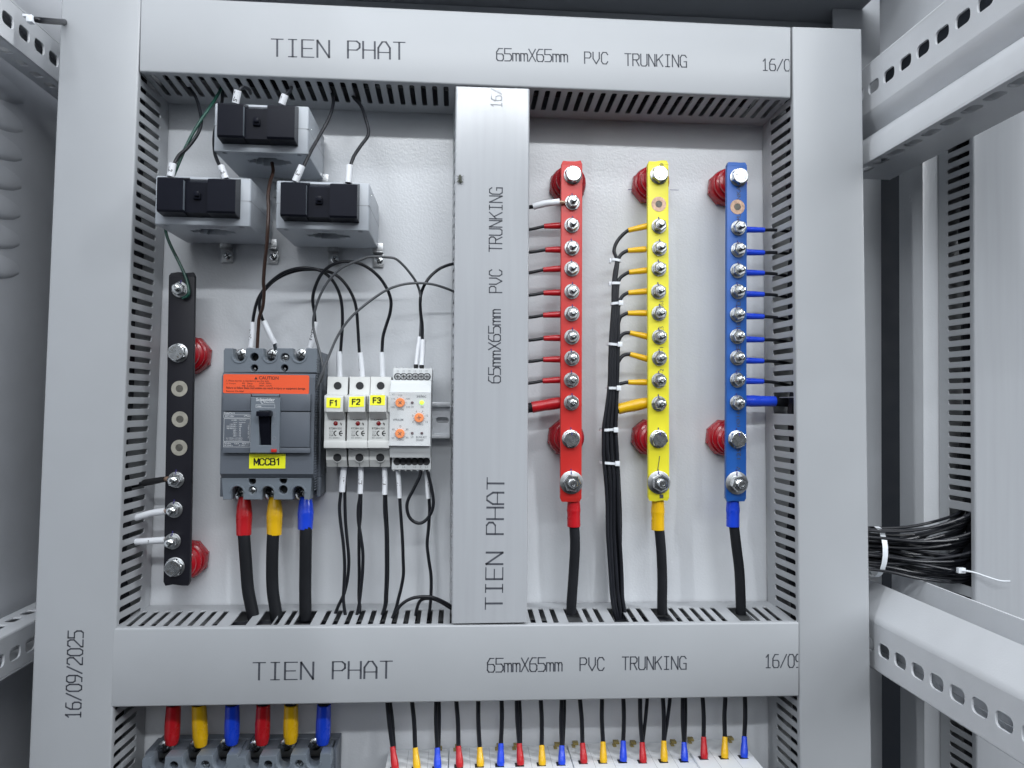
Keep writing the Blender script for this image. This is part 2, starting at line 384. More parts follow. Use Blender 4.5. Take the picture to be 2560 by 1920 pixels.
# ================================================================== TRUNKING
GLY = {'T': [[(0, 1), (1, 1)], [(.5, 0), (.5, 1)]], 'I': [[(.15, 0), (.85, 0)], [(.15, 1), (.85, 1)], [(.5, 0), (.5, 1)]],
       'E': [[(0, 0), (0, 1)], [(0, 1), (1, 1)], [(0, .5), (.85, .5)], [(0, 0), (1, 0)]],
       'N': [[(0, 0), (0, 1)], [(0, 1), (1, 0)], [(1, 0), (1, 1)]],
       'P': [[(0, 0), (0, 1)], [(0, 1), (.75, 1), (1, .86), (1, .62), (.75, .48), (0, .48)]],
       'H': [[(0, 0), (0, 1)], [(1, 0), (1, 1)], [(0, .5), (1, .5)]],
       'A': [[(0, 0), (0, .65), (.35, 1), (.65, 1), (1, .65), (1, 0)], [(0, .38), (1, .38)]],
       '6': [[(.9, 1), (.35, 1), (0, .7), (0, .15), (.2, 0), (.8, 0), (1, .15), (1, .42), (.8, .56), (.05, .56)]],
       '5': [[(1, 1), (0, 1), (0, .58), (.75, .58), (1, .42), (1, .15), (.75, 0), (0, 0)]],
       'm': [[(0, 0), (0, .62), (.38, .62), (.5, .5), (.5, 0)], [(.5, .5), (.62, .62), (.88, .62), (1, .5), (1, 0)]],
       'X': [[(0, 0), (1, 1)], [(0, 1), (1, 0)]], 'V': [[(0, 1), (0, .45), (.5, 0), (1, .45), (1, 1)]],
       'C': [[(1, .8), (.75, 1), (.25, 1), (0, .8), (0, .2), (.25, 0), (.75, 0), (1, .2)]],
       'R': [[(0, 0), (0, 1)], [(0, 1), (.75, 1), (1, .86), (1, .64), (.75, .5), (0, .5)], [(.5, .5), (1, 0)]],
       'U': [[(0, 1), (0, .15), (.2, 0), (.8, 0), (1, .15), (1, 1)]],
       'K': [[(0, 0), (0, 1)], [(0, .45), (1, 1)], [(.35, .62), (1, 0)]],
       'G': [[(1, .82), (.75, 1), (.25, 1), (0, .8), (0, .2), (.25, 0), (1, 0), (1, .45), (.6, .45)]],
       '1': [[(.15, .8), (.5, 1), (.5, 0)], [(.15, 0), (.85, 0)]], '/': [[(0, 0), (1, 1)]],
       '0': [[(.25, 0), (0, .2), (0, .8), (.25, 1), (.75, 1), (1, .8), (1, .2), (.75, 0), (.25, 0)]],
       '9': [[(.1, 0), (.65, 0), (1, .3), (1, .85), (.8, 1), (.2, 1), (0, .85), (0, .58), (.2, .44), (.95, .44)]],
       '2': [[(0, .85), (.2, 1), (.8, 1), (1, .85), (1, .6), (0, .12), (0, 0), (1, 0)]]}
GLY['M'] = [[(0, 0), (0, 1)], [(0, 1), (.5, .25)], [(.5, .25), (1, 1)], [(1, 1), (1, 0)]]
GLY['F'] = [[(0, 0), (0, 1)], [(0, 1), (1, 1)], [(0, .53), (.85, .53)]]
GLY['B'] = [[(0, 0), (0, 1)], [(0, 1), (.7, 1), (.92, .88), (.92, .65), (.7, .53), (0, .53)], [(.7, .53), (1, .4), (1, .14), (.78, 0), (0, 0)]]
GLY['3'] = [[(0, .82), (.2, 1), (.8, 1), (.97, .86), (.97, .66), (.75, .53), (.4, .53)], [(.75, .53), (1, .4), (1, .16), (.8, 0), (.2, 0), (0, .17)]]
GLY['i'] = [[(.15, .78), (.55, 1), (.55, 0)]]
def stroke_text(mb, s, fn, a0, a1, h, th=1.0, tv=0.55, clip=None, adv=1.38):
    """letters drawn with the printer's thick uprights and thin bars; fn(a, b) -> point; a0..a1 along, height h"""
    n = len(s); cw = (a1 - a0) / ((n - 1) * adv + 1)
    for i, ch in enumerate(s):
        if ch == ' ': continue
        o = a0 + i * cw * adv
        for ln in GLY[ch]:
            for (x0, y0), (x1, y1) in zip(ln, ln[1:]):
                A = Vector((o + x0 * cw, y0 * h)); B = Vector((o + x1 * cw, y1 * h))
                d = (B - A).normalized(); wd = tv + (th - tv) * abs(d.y); nn = Vector((-d.y, d.x)) * wd / 2; e = d * tv * .4
                pts = [A - e - nn, B + e - nn, B + e + nn, A - e + nn]
                if clip is not None:
                    if min(p.x for p in pts) > clip: continue
                    pts = [Vector((min(p.x, clip), p.y)) for p in pts]
                mb.raw([fn(p.x, p.y) for p in pts], [(0, 1, 2, 3)])

def trunking(label, c0, c1, W=66.0, H=66.0, base=0.0, walls=((1, 10.2, 0, ()), (-1, 10.2, 0, ())), cmat='pvc', org=None):
    """c0, c1: centre-line ends (x, z). walls: (side, pitch, phase, open ranges along the length)"""
    c0 = Vector(c0); c1 = Vector(c1); L = (c1 - c0).length; dr = (c1 - c0) / L; nr = Vector((-dr.y, dr.x))
    def F(a, b, D):
        q = c0 + dr * a + nr * b; return Vector((q.x, base - D, q.y))
    t = thing('trunking', label, 'trunking', F(0, 0, 0), 'slotted grey trunking')
    hw = W / 2 - 3.2; D0, D1 = 18.5 * H / 66, 59.0 * H / 66
    m = MB(); m.extr([(-hw, 0.1), (hw, 0.1), (hw, 1.9), (-hw, 1.9)], lambda b, D: F(0, b, D), lambda b, D: F(L, b, D)); m.done('duct_base', 'pvc', t)
    for side, pitch, ph, opens in walls:
        loops = [[(0, 1.9), (L, 1.9), (L, H - 2.2), (0, H - 2.2)]]
        a = ph + 4
        while a < L - 5:
            if not any(o0 - 4.2 < a < o1 + 2.2 for o0, o1 in opens):
                w2 = 2.25; tip = 1.3
                loops.append([(a - w2, D0 + 1.3), (a - w2 + 1.2, D0), (a + w2 - 1.2, D0), (a + w2, D0 + 1.3), (a + w2, D1 - 3), (a + tip, D1 - 1.5), (a + tip * .8, D1), (a - tip * .8, D1), (a - tip, D1 - 1.5), (a - w2, D1 - 3)])
            a += pitch
        for o0, o1 in opens: loops.append([(o0, D0), (o1, D0), (o1, D1), (o0, D1)])
        m = MB(); m.plate(loops, 1.5, lambda p: F(p.x, side * (hw + .9 + 4.2 * (1 - p.y / H)) + p.z, p.y), 0.42)
        m.done('slotted_wall', 'pvc', t)
    h = W / 2; H2 = H; r = 1.6
    pr = [(-h, H2 - 5.6)] + [(-h + r - r * cos(radians(q)), H2 - r + r * sin(radians(q))) for q in (0, 30, 60, 90)] + \
         [(h - r + r * cos(radians(q)), H2 - r + r * sin(radians(q))) for q in (90, 60, 30, 0)] + \
         [(h, H2 - 5.6), (h - 1.1, H2 - 5.6), (h - 1.1, H2 - 1.6), (-h + 1.1, H2 - 1.6), (-h + 1.1, H2 - 5.6)]
    m = MB(); m.extr(pr, lambda b, D: F(.4, b, D), lambda b, D: F(L - .4, b, D)); cov = m.done('trunking_cover', cmat, t)
    m = MB()
    for i in range(5):
        pts = []; a = 12.0; bo = (-20, -10, 0, 11, 20)[i]
        while a < L - 12: pts.append((F(a, bo + random.uniform(-3, 3), 33 * H / 66 + random.uniform(-7, 7)), 6.2)); a += 45
        if len(pts) > 2: m.tube(pts, seg=8, n=3)
    tag(m.done('wire_bundle', 'black_wire'), 'black wires packed inside the ' + org + ', seen through its slots', 'wires', 'wires packed inside the trunking')
    return t, F, L
tp = lambda a, b, c: (a, b, c)
# left, right, top, bottom, middle
xl = lambda z: -33.8 + (z + 115) * (10.4 / 649); xr = lambda z: 628.4 - (z + 131) * (8.4 / 671)
tL, FL, LL = trunking('tall grey trunking on the left printed with the full date', (xl(-230), -230), (xl(541), 541), org='left trunking',
                      walls=((1, 10.25, 2, ()), (-1, 10.25, 3.2, ())))
tR, FR, LR = trunking('tall plain grey trunking on the right without any print', (xr(-230), -230), (xr(540.5), 540.5), org='right trunking',
                      walls=((-1, 10.2, 1.5, ()), (1, 10.2, 1.5, ((416, 431),))))
tT, FT, LT = trunking('horizontal grey printed trunking along the top of the panel', (9.6, 507.3), (585.6, 506.9), org='top trunking',
                      walls=((1, 10.2, 0, ()), (-1, 10.2, 3.4, ())))
b0 = -1.2
def ox(u): return d_(u, 1336, 50).x - b0
opens = [(ox(484 + 86), ox(537)), ]
def K8x(u): return K8(u, 1620, 50).x - b0
def K3x(u): return P(u, 1546, 50).x - b0
opens = [(K3x(580), K3x(619)), (K3x(643), K3x(683)), (K3x(736), K3x(778)),
         (K8x(283), K8x(366)), (K8x(552), K8x(638)), (K8x(818), K8x(905)), (K8x(1292), K8x(1380))]
tB, FB, LB = trunking('horizontal grey printed trunking below the devices', (b0, -33.3), (593.9, -34.0), org='bottom trunking',
                      walls=((1, 10.25, 4.0, tuple(opens)), (-1, 10.25, 3, ())))
tM, FM, LM = trunking('vertical grey printed trunking in the middle with a fly on it', (316, 0.8), (313.5, 472.9), org='middle trunking', cmat='pvcv',
                      walls=((1, 10.25, 3, ()), (-1, 10.25, 3, ((188, 204),))))
t2, F2, L2 = trunking('neighbouring grey trunking behind the right perforated rails', (794, -238), (794, 600), W=65, H=50, base=-14, org='neighbouring trunking', cmat='pvcv',
                      walls=((1, 10.2, 4, ((d_(2080, 1262, 45).z + 238, d_(2080, 1102, 45).z + 238),)), (-1, 10.2, 4, ())))
def fdpos(F, c0, dr): pass
def front_text(parent, specs, vertical=False):
    for s, p0, p1, h, th, tv, clip, adv in specs:
        m = MB(); a = d_(*p0, 66.08); b = d_(*p1, 66.08); L = (b - a).length; u = (b - a) / L; n = Vector((-u.z, 0, u.x))
        c = None
        if clip is not None: c = (clip - a.x)
        stroke_text(m, s, lambda x, y: a + u * x + n * y, 0, L, h, th, tv, c, adv)
        m.done('lettering', 'ink', parent)
front_text(tT, [('TIEN PHAT', (586, 121.5), (875, 128.5), 15.2, 1.75, .95, None, 1.3), ('65mmX65mm', (1073, 131), (1226, 134), 11.0, 1.15, .95, None, 1.2),
                ('PVC', (1263, 137), (1313, 138.2), 10.4, 1.15, .95, None, 1.35), ('TRUNKING', (1350, 141.5), (1483, 145), 10.8, 1.15, .95, None, 1.28),
                ('16/0', (1647, 152), (1707, 153.5), 10.6, 1.15, .95, 584.8, 1.28)])
front_text(tB, [('TIEN PHAT', (546, 1469), (847, 1465), 14.6, 1.75, .95, None, 1.3), ('65mmX65mm', (1053, 1452), (1214, 1449.5), 11.8, 1.15, .95, None, 1.2),
                ('PVC', (1253, 1449), (1305, 1448), 11.2, 1.15, .95, None, 1.35), ('TRUNKING', (1344, 1447), (1482, 1445.5), 11.2, 1.15, .95, None, 1.28),
                ('16/09', (1653, 1442.5), (1732, 1441.5), 11.6, 1.15, .95, 593.2, 1.28)])
front_text(tM, [('TIEN PHAT', (1085, 1316), (1089, 1032), 14.8, 1.75, .95, None, 1.3), ('65mmX65mm', (1081, 827), (1081, 669), 10.4, 1.15, .95, None, 1.2),
                ('PVC', (1084, 632), (1084, 583), 11, 1.15, .95, None, 1.35), ('TRUNKING', (1084, 544), (1085, 406), 11.2, 1.15, .95, None, 1.28),
                ])
m = MB(); a = d_(1084, 232, 66.08); b = d_(1084, 193, 66.08)
stroke_text(m, '16/', lambda x, y: a + Vector((0, 0, 1)) * x + Vector((-1, 0, 0)) * y, 0, (b - a).length, 9.5, .9, .8); m.done('worn_lettering', 'ink_pale', tM)
front_text(tL, [('16/09/2025', (174, 1551), (180, 1363), 12.2, 1.3, 1.1, None, 1.3)])

# fly on the middle trunking
m = MB(); c = K7(122, 650, 67.4)
m.tube([(c + Vector((0, 0, 3.4)), .7), (c + Vector((0, 0, 2)), 1.3), (c, 1.5), (c + Vector((.3, 0, -2.5)), 1.2), (c + Vector((.4, 0, -4)), .4)], seg=8, n=3)
for sx_ in (-1, 1):
    for q in (2, 0, -2): m.tube([(c + Vector((0, .6, q * .5)), .2), (c + Vector((sx_ * 2, .2, q)), .16), (c + Vector((sx_ * 3, 1.2, q * 1.6)), .12)], seg=4, n=2)
    m.raw([c + Vector((0, -1.3, 1)), c + Vector((sx_ * 2.3, -1, -3)), c + Vector((sx_ * 1, -1, -4.4))], [(0, 1, 2)])
tag(m.done('fly', 'fly'), 'small dark fly sitting on the middle trunking', 'insect')

# ================================================================== BUSBARS
def stud(parent, c, D, big=False, lug=None, mark=True, rot=None):
    """washer, spring washer, nut and threaded end seen from the front"""
    r = 10.6 if big else 7.0; c = Vector((c.x, -D, c.z)); ax = (0, -1, 0); rot = random.uniform(0, 1) if rot is None else rot
    b = MB(); b.lathe(c, ax, [(r * .98, -.2), (r, .2), (r, 1.3), (r * .96, 1.5)], 32); w_ = b.done('bolt', 'zinc_dark', parent)
    s = .5 if not big else .68
    m = MB(); m.lathe(c, ax, [(5.4 * 2 * s, 1.5), (5.6 * 2 * s, 2.0), (5.4 * 2 * s, 2.9)], 28); m.done('spring_washer', 'zinc_dark', w_)
    R = 5.9 * (1.42 if big else 1.0); h = 5.0 * (1.3 if big else 1)
    m = MB(); m.lathe(c, ax, [(R, 2.9), (R, 2.9 + h * .82), (R * .86, 2.9 + h)], 6, rot); m.done('nut', 'zinc', w_, 20)
    q = 3.0 * (1.35 if big else 1); H = 2.9 + h + (5.0 if not big else 5.5)
    pr = [(q, 2.9 + h)]; hh = 2.9 + h
    while hh < H - .8: pr += [(q, hh + .15), (q * .88, hh + .5), (q, hh + .85)]; hh += .95
    pr += [(q * .8, H), (q * .45, H + .05), (q * .4, H - .4)]
    m = MB(); m.lathe(c, ax, pr, 20); m.done('stud_end', 'zinc', w_, 30)
    if mark:
        m = MB(); x = c.x + random.uniform(-.8, .8)
        m.box(x - .45, x + .45, c.y - 1.9, c.y - 1.52, c.z + r * .55, c.z + r * .98)
        m.box(x - .3, x + .6, c.y - 3.5 - h * .8, c.y - 3.3 - h * .8, c.z + R * .45, c.z + R * .8); m.box(x - .5, x + .4, c.y - .35, c.y - .05, c.z + r + .1, c.z + r + 1.8)
        m.done('paint_mark', 'pen', w_)
def hexbolt(parent, c, D, big=1.0, mark=False):
    c = Vector((c.x, -D, c.z)); ax = (0, -1, 0); rot = random.uniform(0, 1)
    m = MB(); m.lathe(c, ax, [(8.2, -.2), (8.4, .2), (8.4, 1.2), (8.1, 1.4)], 32); w_ = m.done('bolt', 'zinc_dark', parent)
    m = MB(); m.lathe(c, ax, [(7.9, 1.4), (8.0, 1.6), (8.0, 6.0), (7.0, 6.9)], 6, rot)
    m.lathe(c, ax, [(6.95, 5.2), (6.9, 7.0), (6.5, 7.15)], 32)
    m.done('hex_head', 'zinc', w_, 20)
    m = MB(); off = random.uniform(0, 6.28)
    for s, a in (('T', 2.2), ('C', 1.57), ('H', .94), ('8', 4.3), ('8', 5.1)):
        v, f, x0, x1, y0, y1 = text_mesh(s, True); th = a + off; o = c + Vector((4.4 * cos(th), -7.22, 4.4 * sin(th))); t_ = th - pi / 2
        vs = [o + Vector((cos(t_) * (p[0] - (x0 + x1) / 2) * 3 - sin(t_) * (p[1] - .35) * 3, 0, sin(t_) * (p[0] - (x0 + x1) / 2) * 3 + cos(t_) * (p[1] - .35) * 3)) for p in v]
        m.raw(vs, f)
    m.done('head_stamp', 'recess_grey', w_)  # embossed letters coloured dark in place of relief shade
    if mark: MB().box(c.x - .5, c.x + .4, c.y - 7.4, c.y - 7.25, c.z + 3.5, c.z + 6.5).box(c.x - .5, c.x + .4, c.y - .3, c.y - .05, c.z + 8.5, c.z + 10.5).done('paint_mark', 'pen', w_)
def bare_hole(parent, c, D, m1='copper'):
    c = Vector((c.x, -D, c.z)); m = MB()
    m.plate([circle(0, 0, 7.0, 28), circle(0, 0, 3.3, 20)], .3, lambda p: Vector((c.x + p.x, c.y - .12 - p.z, c.z + p.y)), .05); h = m.done('bolt_hole', m1, parent)
    MB().lathe(c, (0, -1, 0), [(3.3, -3), (3.3, .02)], 20).done('hole_recess', 'recess_grey' , h)
BT = 39.0
def busbar(label, bmat, top, bot, hw, studs, hexes, holes, big=None, hmat='copper'):
    """top/bot: display pixel of the bar's end centres"""
    a = d_(*top, BT); b = d_(*bot, BT); L = (a - b).length; u = (a - b) / L; n = Vector((u.z, 0, -u.x))
    t = thing('busbar', label, 'busbar', (b.x, 0, b.z), 'heat-shrink covered busbars')
    m = MB()
    def xf(p): return b + n * p.x + u * p.z + Vector((0, p.y, 0))
    m.box(-hw, hw, 0, 5.5, 1.2, L - 1.5, .9, xf)
    # puckered sleeve ends
    for e, sg in ((0, -1), (L, 1)):
        lo = []
        prof = [(-hw + .1, 0), (hw - .1, 0)]
        pts0 = [xf(Vector((x, y, e - sg * 1.6))) for x, y in ((-hw + .05, .1), (hw - .05, .1), (hw - .05, 5.4), (-hw + .05, 5.4))]
        j = [random.uniform(-.9, .5) for _ in range(6)]
        xs = (-hw + 1.6, -hw * .3, hw * .35, hw - 1.6)
        fr = [xf(Vector((x, 1.0, e + sg * (2.0 + j[i])))) for i, x in enumerate(xs)]
        bk = [xf(Vector((x, 4.5, e + sg * (2.0 + j[i] * .5)))) for i, x in enumerate(xs)]
        m.raw(pts0 + fr + bk, [(0, 1, 7, 6, 5, 4), (3, 8, 9, 10, 11, 2), (0, 4, 8, 3), (1, 2, 11, 7), (4, 5, 9, 8), (5, 6, 10, 9), (6, 7, 11, 10)])
    bar = m.done('bar_sleeve', bmat, t, 30)
    for p in studs: stud(t, d_(*p, BT), BT)
    for p in hexes: hexbolt(t, d_(*p, BT), BT, mark=p[1] > 900 and bmat != 'black_bar')
    for p in holes: bare_hole(t, d_(*p, BT), BT, hmat)
    if big: stud(t, d_(*big, BT), BT, big=True)
    return t
def insulator(label, px, py):
    c = d_(px, py, BT); t = None; m = MB(); c = Vector((c.x, -.3, c.z))
    m.lathe(c, (0, -1, 0), [(18.0, 0), (18.2, .8), (18.2, 5.5), (17.2, 7)], 8, .3)
    m.lathe(c, (0, -1, 0), [(17, 2), (17.4, 9), (16.2, 12), (14.0, 13.2), (14.2, 15), (15.6, 16), (15.8, 18.5), (14.8, 20), (12.4, 21), (12.2, 23), (13.6, 24.4), (13.4, 26.5), (11.2, 28), (10.6, 33.1)], 36)
    tag(m.done('insulator', 'insulator', None, 25), label, 'insulator', 'red standoff insulators')
rs = [(1236, 438), (1235, 487), (1235, 536), (1235, 581), (1235, 630), (1235, 678), (1235, 728), (1235, 774), (1234, 821), (1234, 870)]
ys = [(1423, 489), (1424, 537), (1423, 581), (1422, 630), (1423, 677), (1424, 728), (1424, 774), (1423, 822), (1423, 872)]
bs = [(1594, 493), (1594, 540), (1593, 585), (1593, 630), (1592, 680), (1592, 727), (1592, 773), (1592, 821), (1592, 870)]
tr = busbar('red busbar with white sleeved wire on its second bolt', 'red_bar', (1235.5, 351), (1233.5, 1080), 9.9, rs, [(1237, 379), (1233, 948)], [], (1234, 1042))
ty = busbar('yellow busbar beside the tied black wires', 'yellow_bar', (1422, 351), (1423.5, 1078), 9.9, ys, [(1423, 379), (1422, 948)], [(1423, 441)], (1423, 1042))
tb = busbar('blue busbar with printed lettering nearest the right trunking', 'blue_bar', (1592.5, 354), (1590.5, 1079), 9.7, bs, [(1595, 384), (1591, 949)], [(1593, 447)], (1591, 1043))
k6 = lambda u, v: ((280 + u / 1.803) / k, (640 + v / 1.803) / k)
tk = busbar('black neutral busbar on the left with three bare holes', 'black_bar', k6(314, 84), k6(290, 1475), 11.3,
            [k6(308, 152), k6(290, 1008), k6(283, 1143), k6(275, 1285)], [k6(300, 437), k6(285, 1400)], [k6(304, 598), k6(306, 736), k6(303, 864)], hmat='washer_dull')
for nm, pp in (('red', ((1237, 379), (1233, 948))), ('yellow', ((1423, 379), (1422, 948))), ('blue', ((1595, 384), (1591, 949))), ('black', (k6(300, 437), k6(285, 1400)))):
    insulator('red ribbed insulator behind the upper hex bolt of the %s busbar' % nm, *pp[0])
    insulator('red ribbed insulator behind the lower hex bolt of the %s busbar' % nm, *pp[1])
# printing on the heat-shrink sleeves
m = MB()
for s, y0, y1 in (('NKA8', 395, 432), ('MLA', 457, 475), ('D', 650, 660), ('1K', 695, 708), ('E', 746, 756), ('SHI', 797, 812), ('(\u00d816', 888, 922), ('125\u00b0', 962, 992), ('KV', 1008, 1026)):
    m.text(s, d_, 1591, y0, 1600, y1, BT + .12, 90)
m.done('lettering', 'ink', tb)
m = MB()
for s, y0, y1 in (('10', 353, 365), ('DS-S', 650, 664), ('125', 705, 720), ('-1', 750, 758), ('-2', 797, 806), ('1', 1068, 1076)): m.text(s, d_, 1425, y0, 1433, y1, BT + .12, 90)
a = [d_(x, y, BT + .15) for x, y in ((1425, 985), (1423, 1000), (1421, 1015), (1424, 1018), (1423, 1024))]
m.tube([(p, .35) for p in a], seg=5, n=3)
m.done('lettering', 'ink', ty)
m = MB(); a = d_(1357, 409, 0.15); b = d_(1366, 409, .15); m.box(a.x, b.x, a.y, a.y + .1, a.z - .25, a.z + .25); a = d_(1447, 410, 0.15); b = d_(1466, 411, .15); m.box(a.x, b.x, a.y, a.y + .1, a.z - .2, a.z + .2)
tag(m.done('pen_line', 'pen'), 'thin blue pen line on the plate beside the yellow busbar', 'pen mark')

# ================================================================== WIRES
def wire(name, label, cat, segs, group=None, org=None):
    """segs: (part name, [(point, radius)...], material)"""
    if len(segs) == 1:
        m = MB().tube(segs[0][1]); return tag(m.done(name, segs[0][2]), label, cat, group)
    t = thing(name, label, cat, segs[0][1][0][0], group)
    for pn, pts, mt in segs: MB().tube(pts).done(pn, mt, t)
    return t
V = Vector
WD = 31.0   # lugs sit behind the bars
rl = [(487, 495, 1175, 489), (539, 543, 1178, 540), (580, 588, 1173, 583), (632, 636, 1174, 633), (679, 684, 1173, 681), (730, 733, 1174, 731), (776, 779, 1173, 777), (820, 826, 1172, 823)]
def boot_pts(a, b, r0, r1):
    """lug end a (wide) to cable end b"""
    return [(a, r0), (a.lerp(b, .12), r0 * 1.06), (a.lerp(b, .45), r0), (a.lerp(b, .7), (r0 + r1) / 2), (a.lerp(b, .95), r1 * 1.05), (b, r1 * .98)]
for i, (yb, yl, xs_, ym) in enumerate(rl):
    a = d_(1216, yb, WD); b = d_(xs_, ym, WD); e = d_(1128, yl + 3, WD); f = b.lerp(e, .5); f.z -= .4
    wire('wire', 'black wire with red boot, %s from the top on the red busbar' % ORD[i], 'wire',
         [('insulation', [(b.lerp(a, .2), 1.5), (b, 1.5), (f, 1.5), (e, 1.5)], 'black_wire'), ('boot', boot_pts(a, b, 2.95, 2.3), 'red_boot')], 'red booted wires on the red busbar')
# thick red cable
a = d_(1214, 869, WD - 2); b = d_(1149, 880, WD - 2); e = d_(1122, 884, WD - 2)
wire('cable', 'short thick cable with large red boot going behind the middle trunking', 'cable', [('insulation', [(b.lerp(a, .2), 4.6), (b, 4.6), (e, 4.6)], 'cable'),
     ('boot', [(a, 5.0), (a.lerp(b, .2), 5.6), (a.lerp(b, .45), 5.5), (a.lerp(b, .6), 5.1), (b, 5.4)], 'red_boot')])
# white sleeved wire on the red bar
a = d_(1221, 438, BT + 1.4); b = K7(730, 792, 42); c = K7(640, 803, 40); e = K7(568, 822, 38); g = K7(530, 825, 36)
t = wire('wire', 'black wire with white sleeve on the second bolt of the red busbar', 'wire', [('insulation', [(e.lerp(c, .3), 1.9), (e, 1.9), (g, 1.9), (K7(480, 830, 34), 1.9)], 'black_wire'),
     ('sleeve', [(b, 3.0), (c, 3.1), (e, 3.1)], 'white_sleeve'), ('copper_strands', [(b.lerp(c, .1), 1.6), (a.lerp(b, .5), 1.8), (a, 1.4)], 'copper')])
# yellow wires: boots, curve into the tied bundle
LE = [(192, 300), (190, 462), (190, 605), (170, 888), (163, 1190), (122, 1478)]; RE = [(248, 300), (248, 462), (250, 605), (250, 888), (242, 1190), (232, 1478)]
cv = lambda u, v: (1300 + u / 2.37, 860 + v / 2.37)
LE = [(1460 + u / 2.767, 540 + v / 2.767) for u, v in LE] + [cv(485, 707), cv(497, 900), cv(500, 1100), cv(520, 1300), cv(534, 1500), cv(550, 1600)]
RE = [(1460 + u / 2.767, 540 + v / 2.767) for u, v in RE] + [cv(590, 707), cv(600, 900), cv(607, 1100), cv(612, 1300), cv(618, 1500), cv(632, 1600)]
def edge(E_, y):
    if y <= E_[0][1]: return E_[0][0]
    for (x0, y0), (x1, y1) in zip(E_, E_[1:]):
        if y0 <= y <= y1: return x0 + (x1 - x0) * (y - y0) / (y1 - y0)
    return E_[-1][0]
yw = [((430, 68), (305, 100), [(258, 140), (222, 190), (208, 245)], 0.0, 0), ((415, 230), (302, 240), [(262, 262), (238, 300)], .3, 0), ((430, 375), (310, 390), [(270, 412), (244, 440)], .62, 0),
      ((430, 520), (305, 532), [(272, 550), (250, 582)], 1.0, 0), ((425, 672), (302, 672), [(272, 685), (250, 705)], .82, 1), ((430, 835), (316, 808), [(278, 813), (250, 840)], .5, 1),
      ((430, 990), (318, 956), [(276, 963), (249, 990)], .18, 1), ((430, 1150), (305, 1150), [(272, 1156), (246, 1168)], .95, 1.6)]
for i, (a_, b_, mid, fr, ly) in enumerate(yw):
    a = K9(a_[0] + 12, a_[1], WD); b = K9(*b_, WD); pts = [(b.lerp(a, .2), 1.7), (b, 1.7)]
    for q in mid: pts.append((K9(*q, WD - .5), 1.7))
    ysrc = 540 + mid[-1][1] / 2.767
    y = ysrc + 22; st = 0
    while y < 1537:
        st = min(1.0, (y - ysrc) / 75.0); l = edge(LE, y) + 4.3; r = edge(RE, y) - 4.3
        f_ = 1 + (fr - 1) * st
        tw = .10 * sin(y / 90.0 + i) if y > 1150 else 0
        f_ = max(0, min(1, f_ + tw))
        pts.append((P(l + (r - l) * f_, y, WD - ly * 3.2 * st - (0 if i else 0)), 1.7)); y += 38
    pts.append((P(edge(LE, 1540) + 10 + fr * 15, 1552, 30 - ly * 3), 1.7))
    sg = [('insulation', pts, 'black_wire'), ('boot', boot_pts(a, b, 2.8, 2.25), 'yellow_boot')]
    if i in (1, 4): sg.append(('lug_barrel', [(K9(446, a_[1] - 1, WD), 1.7), (K9(422, a_[1], WD), 1.7)], 'zinc'))
    wire('wire', 'black wire with yellow boot, %s from the top on the yellow busbar' % ORD[i], 'wire', sg, 'yellow booted wires on the yellow busbar')
a = K9(440, 1290, WD - 3); b = K9(236, 1335, WD - 6); pts = [(b.lerp(a, .15), 4.3), (b, 4.3), (K9(200, 1350, WD - 9), 4.3)]
for y in (1062, 1110, 1170, 1240, 1320, 1400, 1480, 1552): pts.append((P((edge(LE, y) + edge(RE, y)) / 2 - 1, y, WD - 13), 4.3))
wire('cable', 'thick black cable with large yellow boot joining the tied wires', 'cable', [('insulation', pts, 'cable'), ('boot', [(a, 4.8), (a.lerp(b, .2), 5.4), (a.lerp(b, .45), 5.6), (a.lerp(b, .75), 5.0), (b, 5.3)], 'yellow_boot')])
# cable ties on that bundle
ties = [(650, 0), (708, 0), (758, 1), (861, 1), (970, 1), (1074, 1), (1158, 1)]
for i, (y, hd) in enumerate(ties):
    l = edge(LE, y) - 3; r = edge(RE, y) + 4; a = P(l, y, WD); b = P(r, y, WD); cx = (a.x + b.x) / 2; hw = (b.x - a.x) / 2 - .4; cz = a.z
    dd = 4.2 if y < 800 else (6.5 if y < 1000 else 9.5); cy = -(WD - dd + 2.6)
    t = thing('cable_tie', 'white cable tie around the black bundle, %s from the top' % ORD[i], 'cable tie', (cx, cy, cz), 'cable ties on the black bundle')
    m = MB(); rr = []
    n_ = 28; prof = []
    for j in range(n_):
        q = 2 * pi * j / n_; ex = 3.0
        prof.append((math.copysign(abs(cos(q)) ** (2 / ex), cos(q)) , math.copysign(abs(sin(q)) ** (2 / ex), sin(q))))
    vs = []; sl = .6 * (i % 3 - 1)
    for h in (-1.2, 1.2):
        for px_, py_ in prof: vs.append(V((cx + px_ * hw, cy + py_ * dd, cz + h + px_ * sl)))
    for h in (-1.2, 1.2):
        for px_, py_ in prof: vs.append(V((cx + px_ * (hw - .7), cy + py_ * (dd - .7), cz + h + px_ * sl)))
    fs = []
    for j in range(n_):
        j2 = (j + 1) % n_; fs += [(j, j2, n_ + j2, n_ + j), (j, j2, 2 * n_ + j2, 2 * n_ + j), (n_ + j, n_ + j2, 3 * n_ + j2, 3 * n_ + j)]
    m.raw(vs, fs).done('strap', 'tie', t)
    if hd: MB().box(cx + hw * .35, cx + hw * .35 + 4.2, cy - dd - 2.3, cy - dd + .2, cz - 2.3, cz + 2.3, .5).done('tie_head', 'tie', t)
    else: MB().box(cx - hw - 1.5, cx - hw + .5, cy - 2, cy + 2, cz - 2.6, cz + 1.6, .4).done('tie_head', 'tie', t)
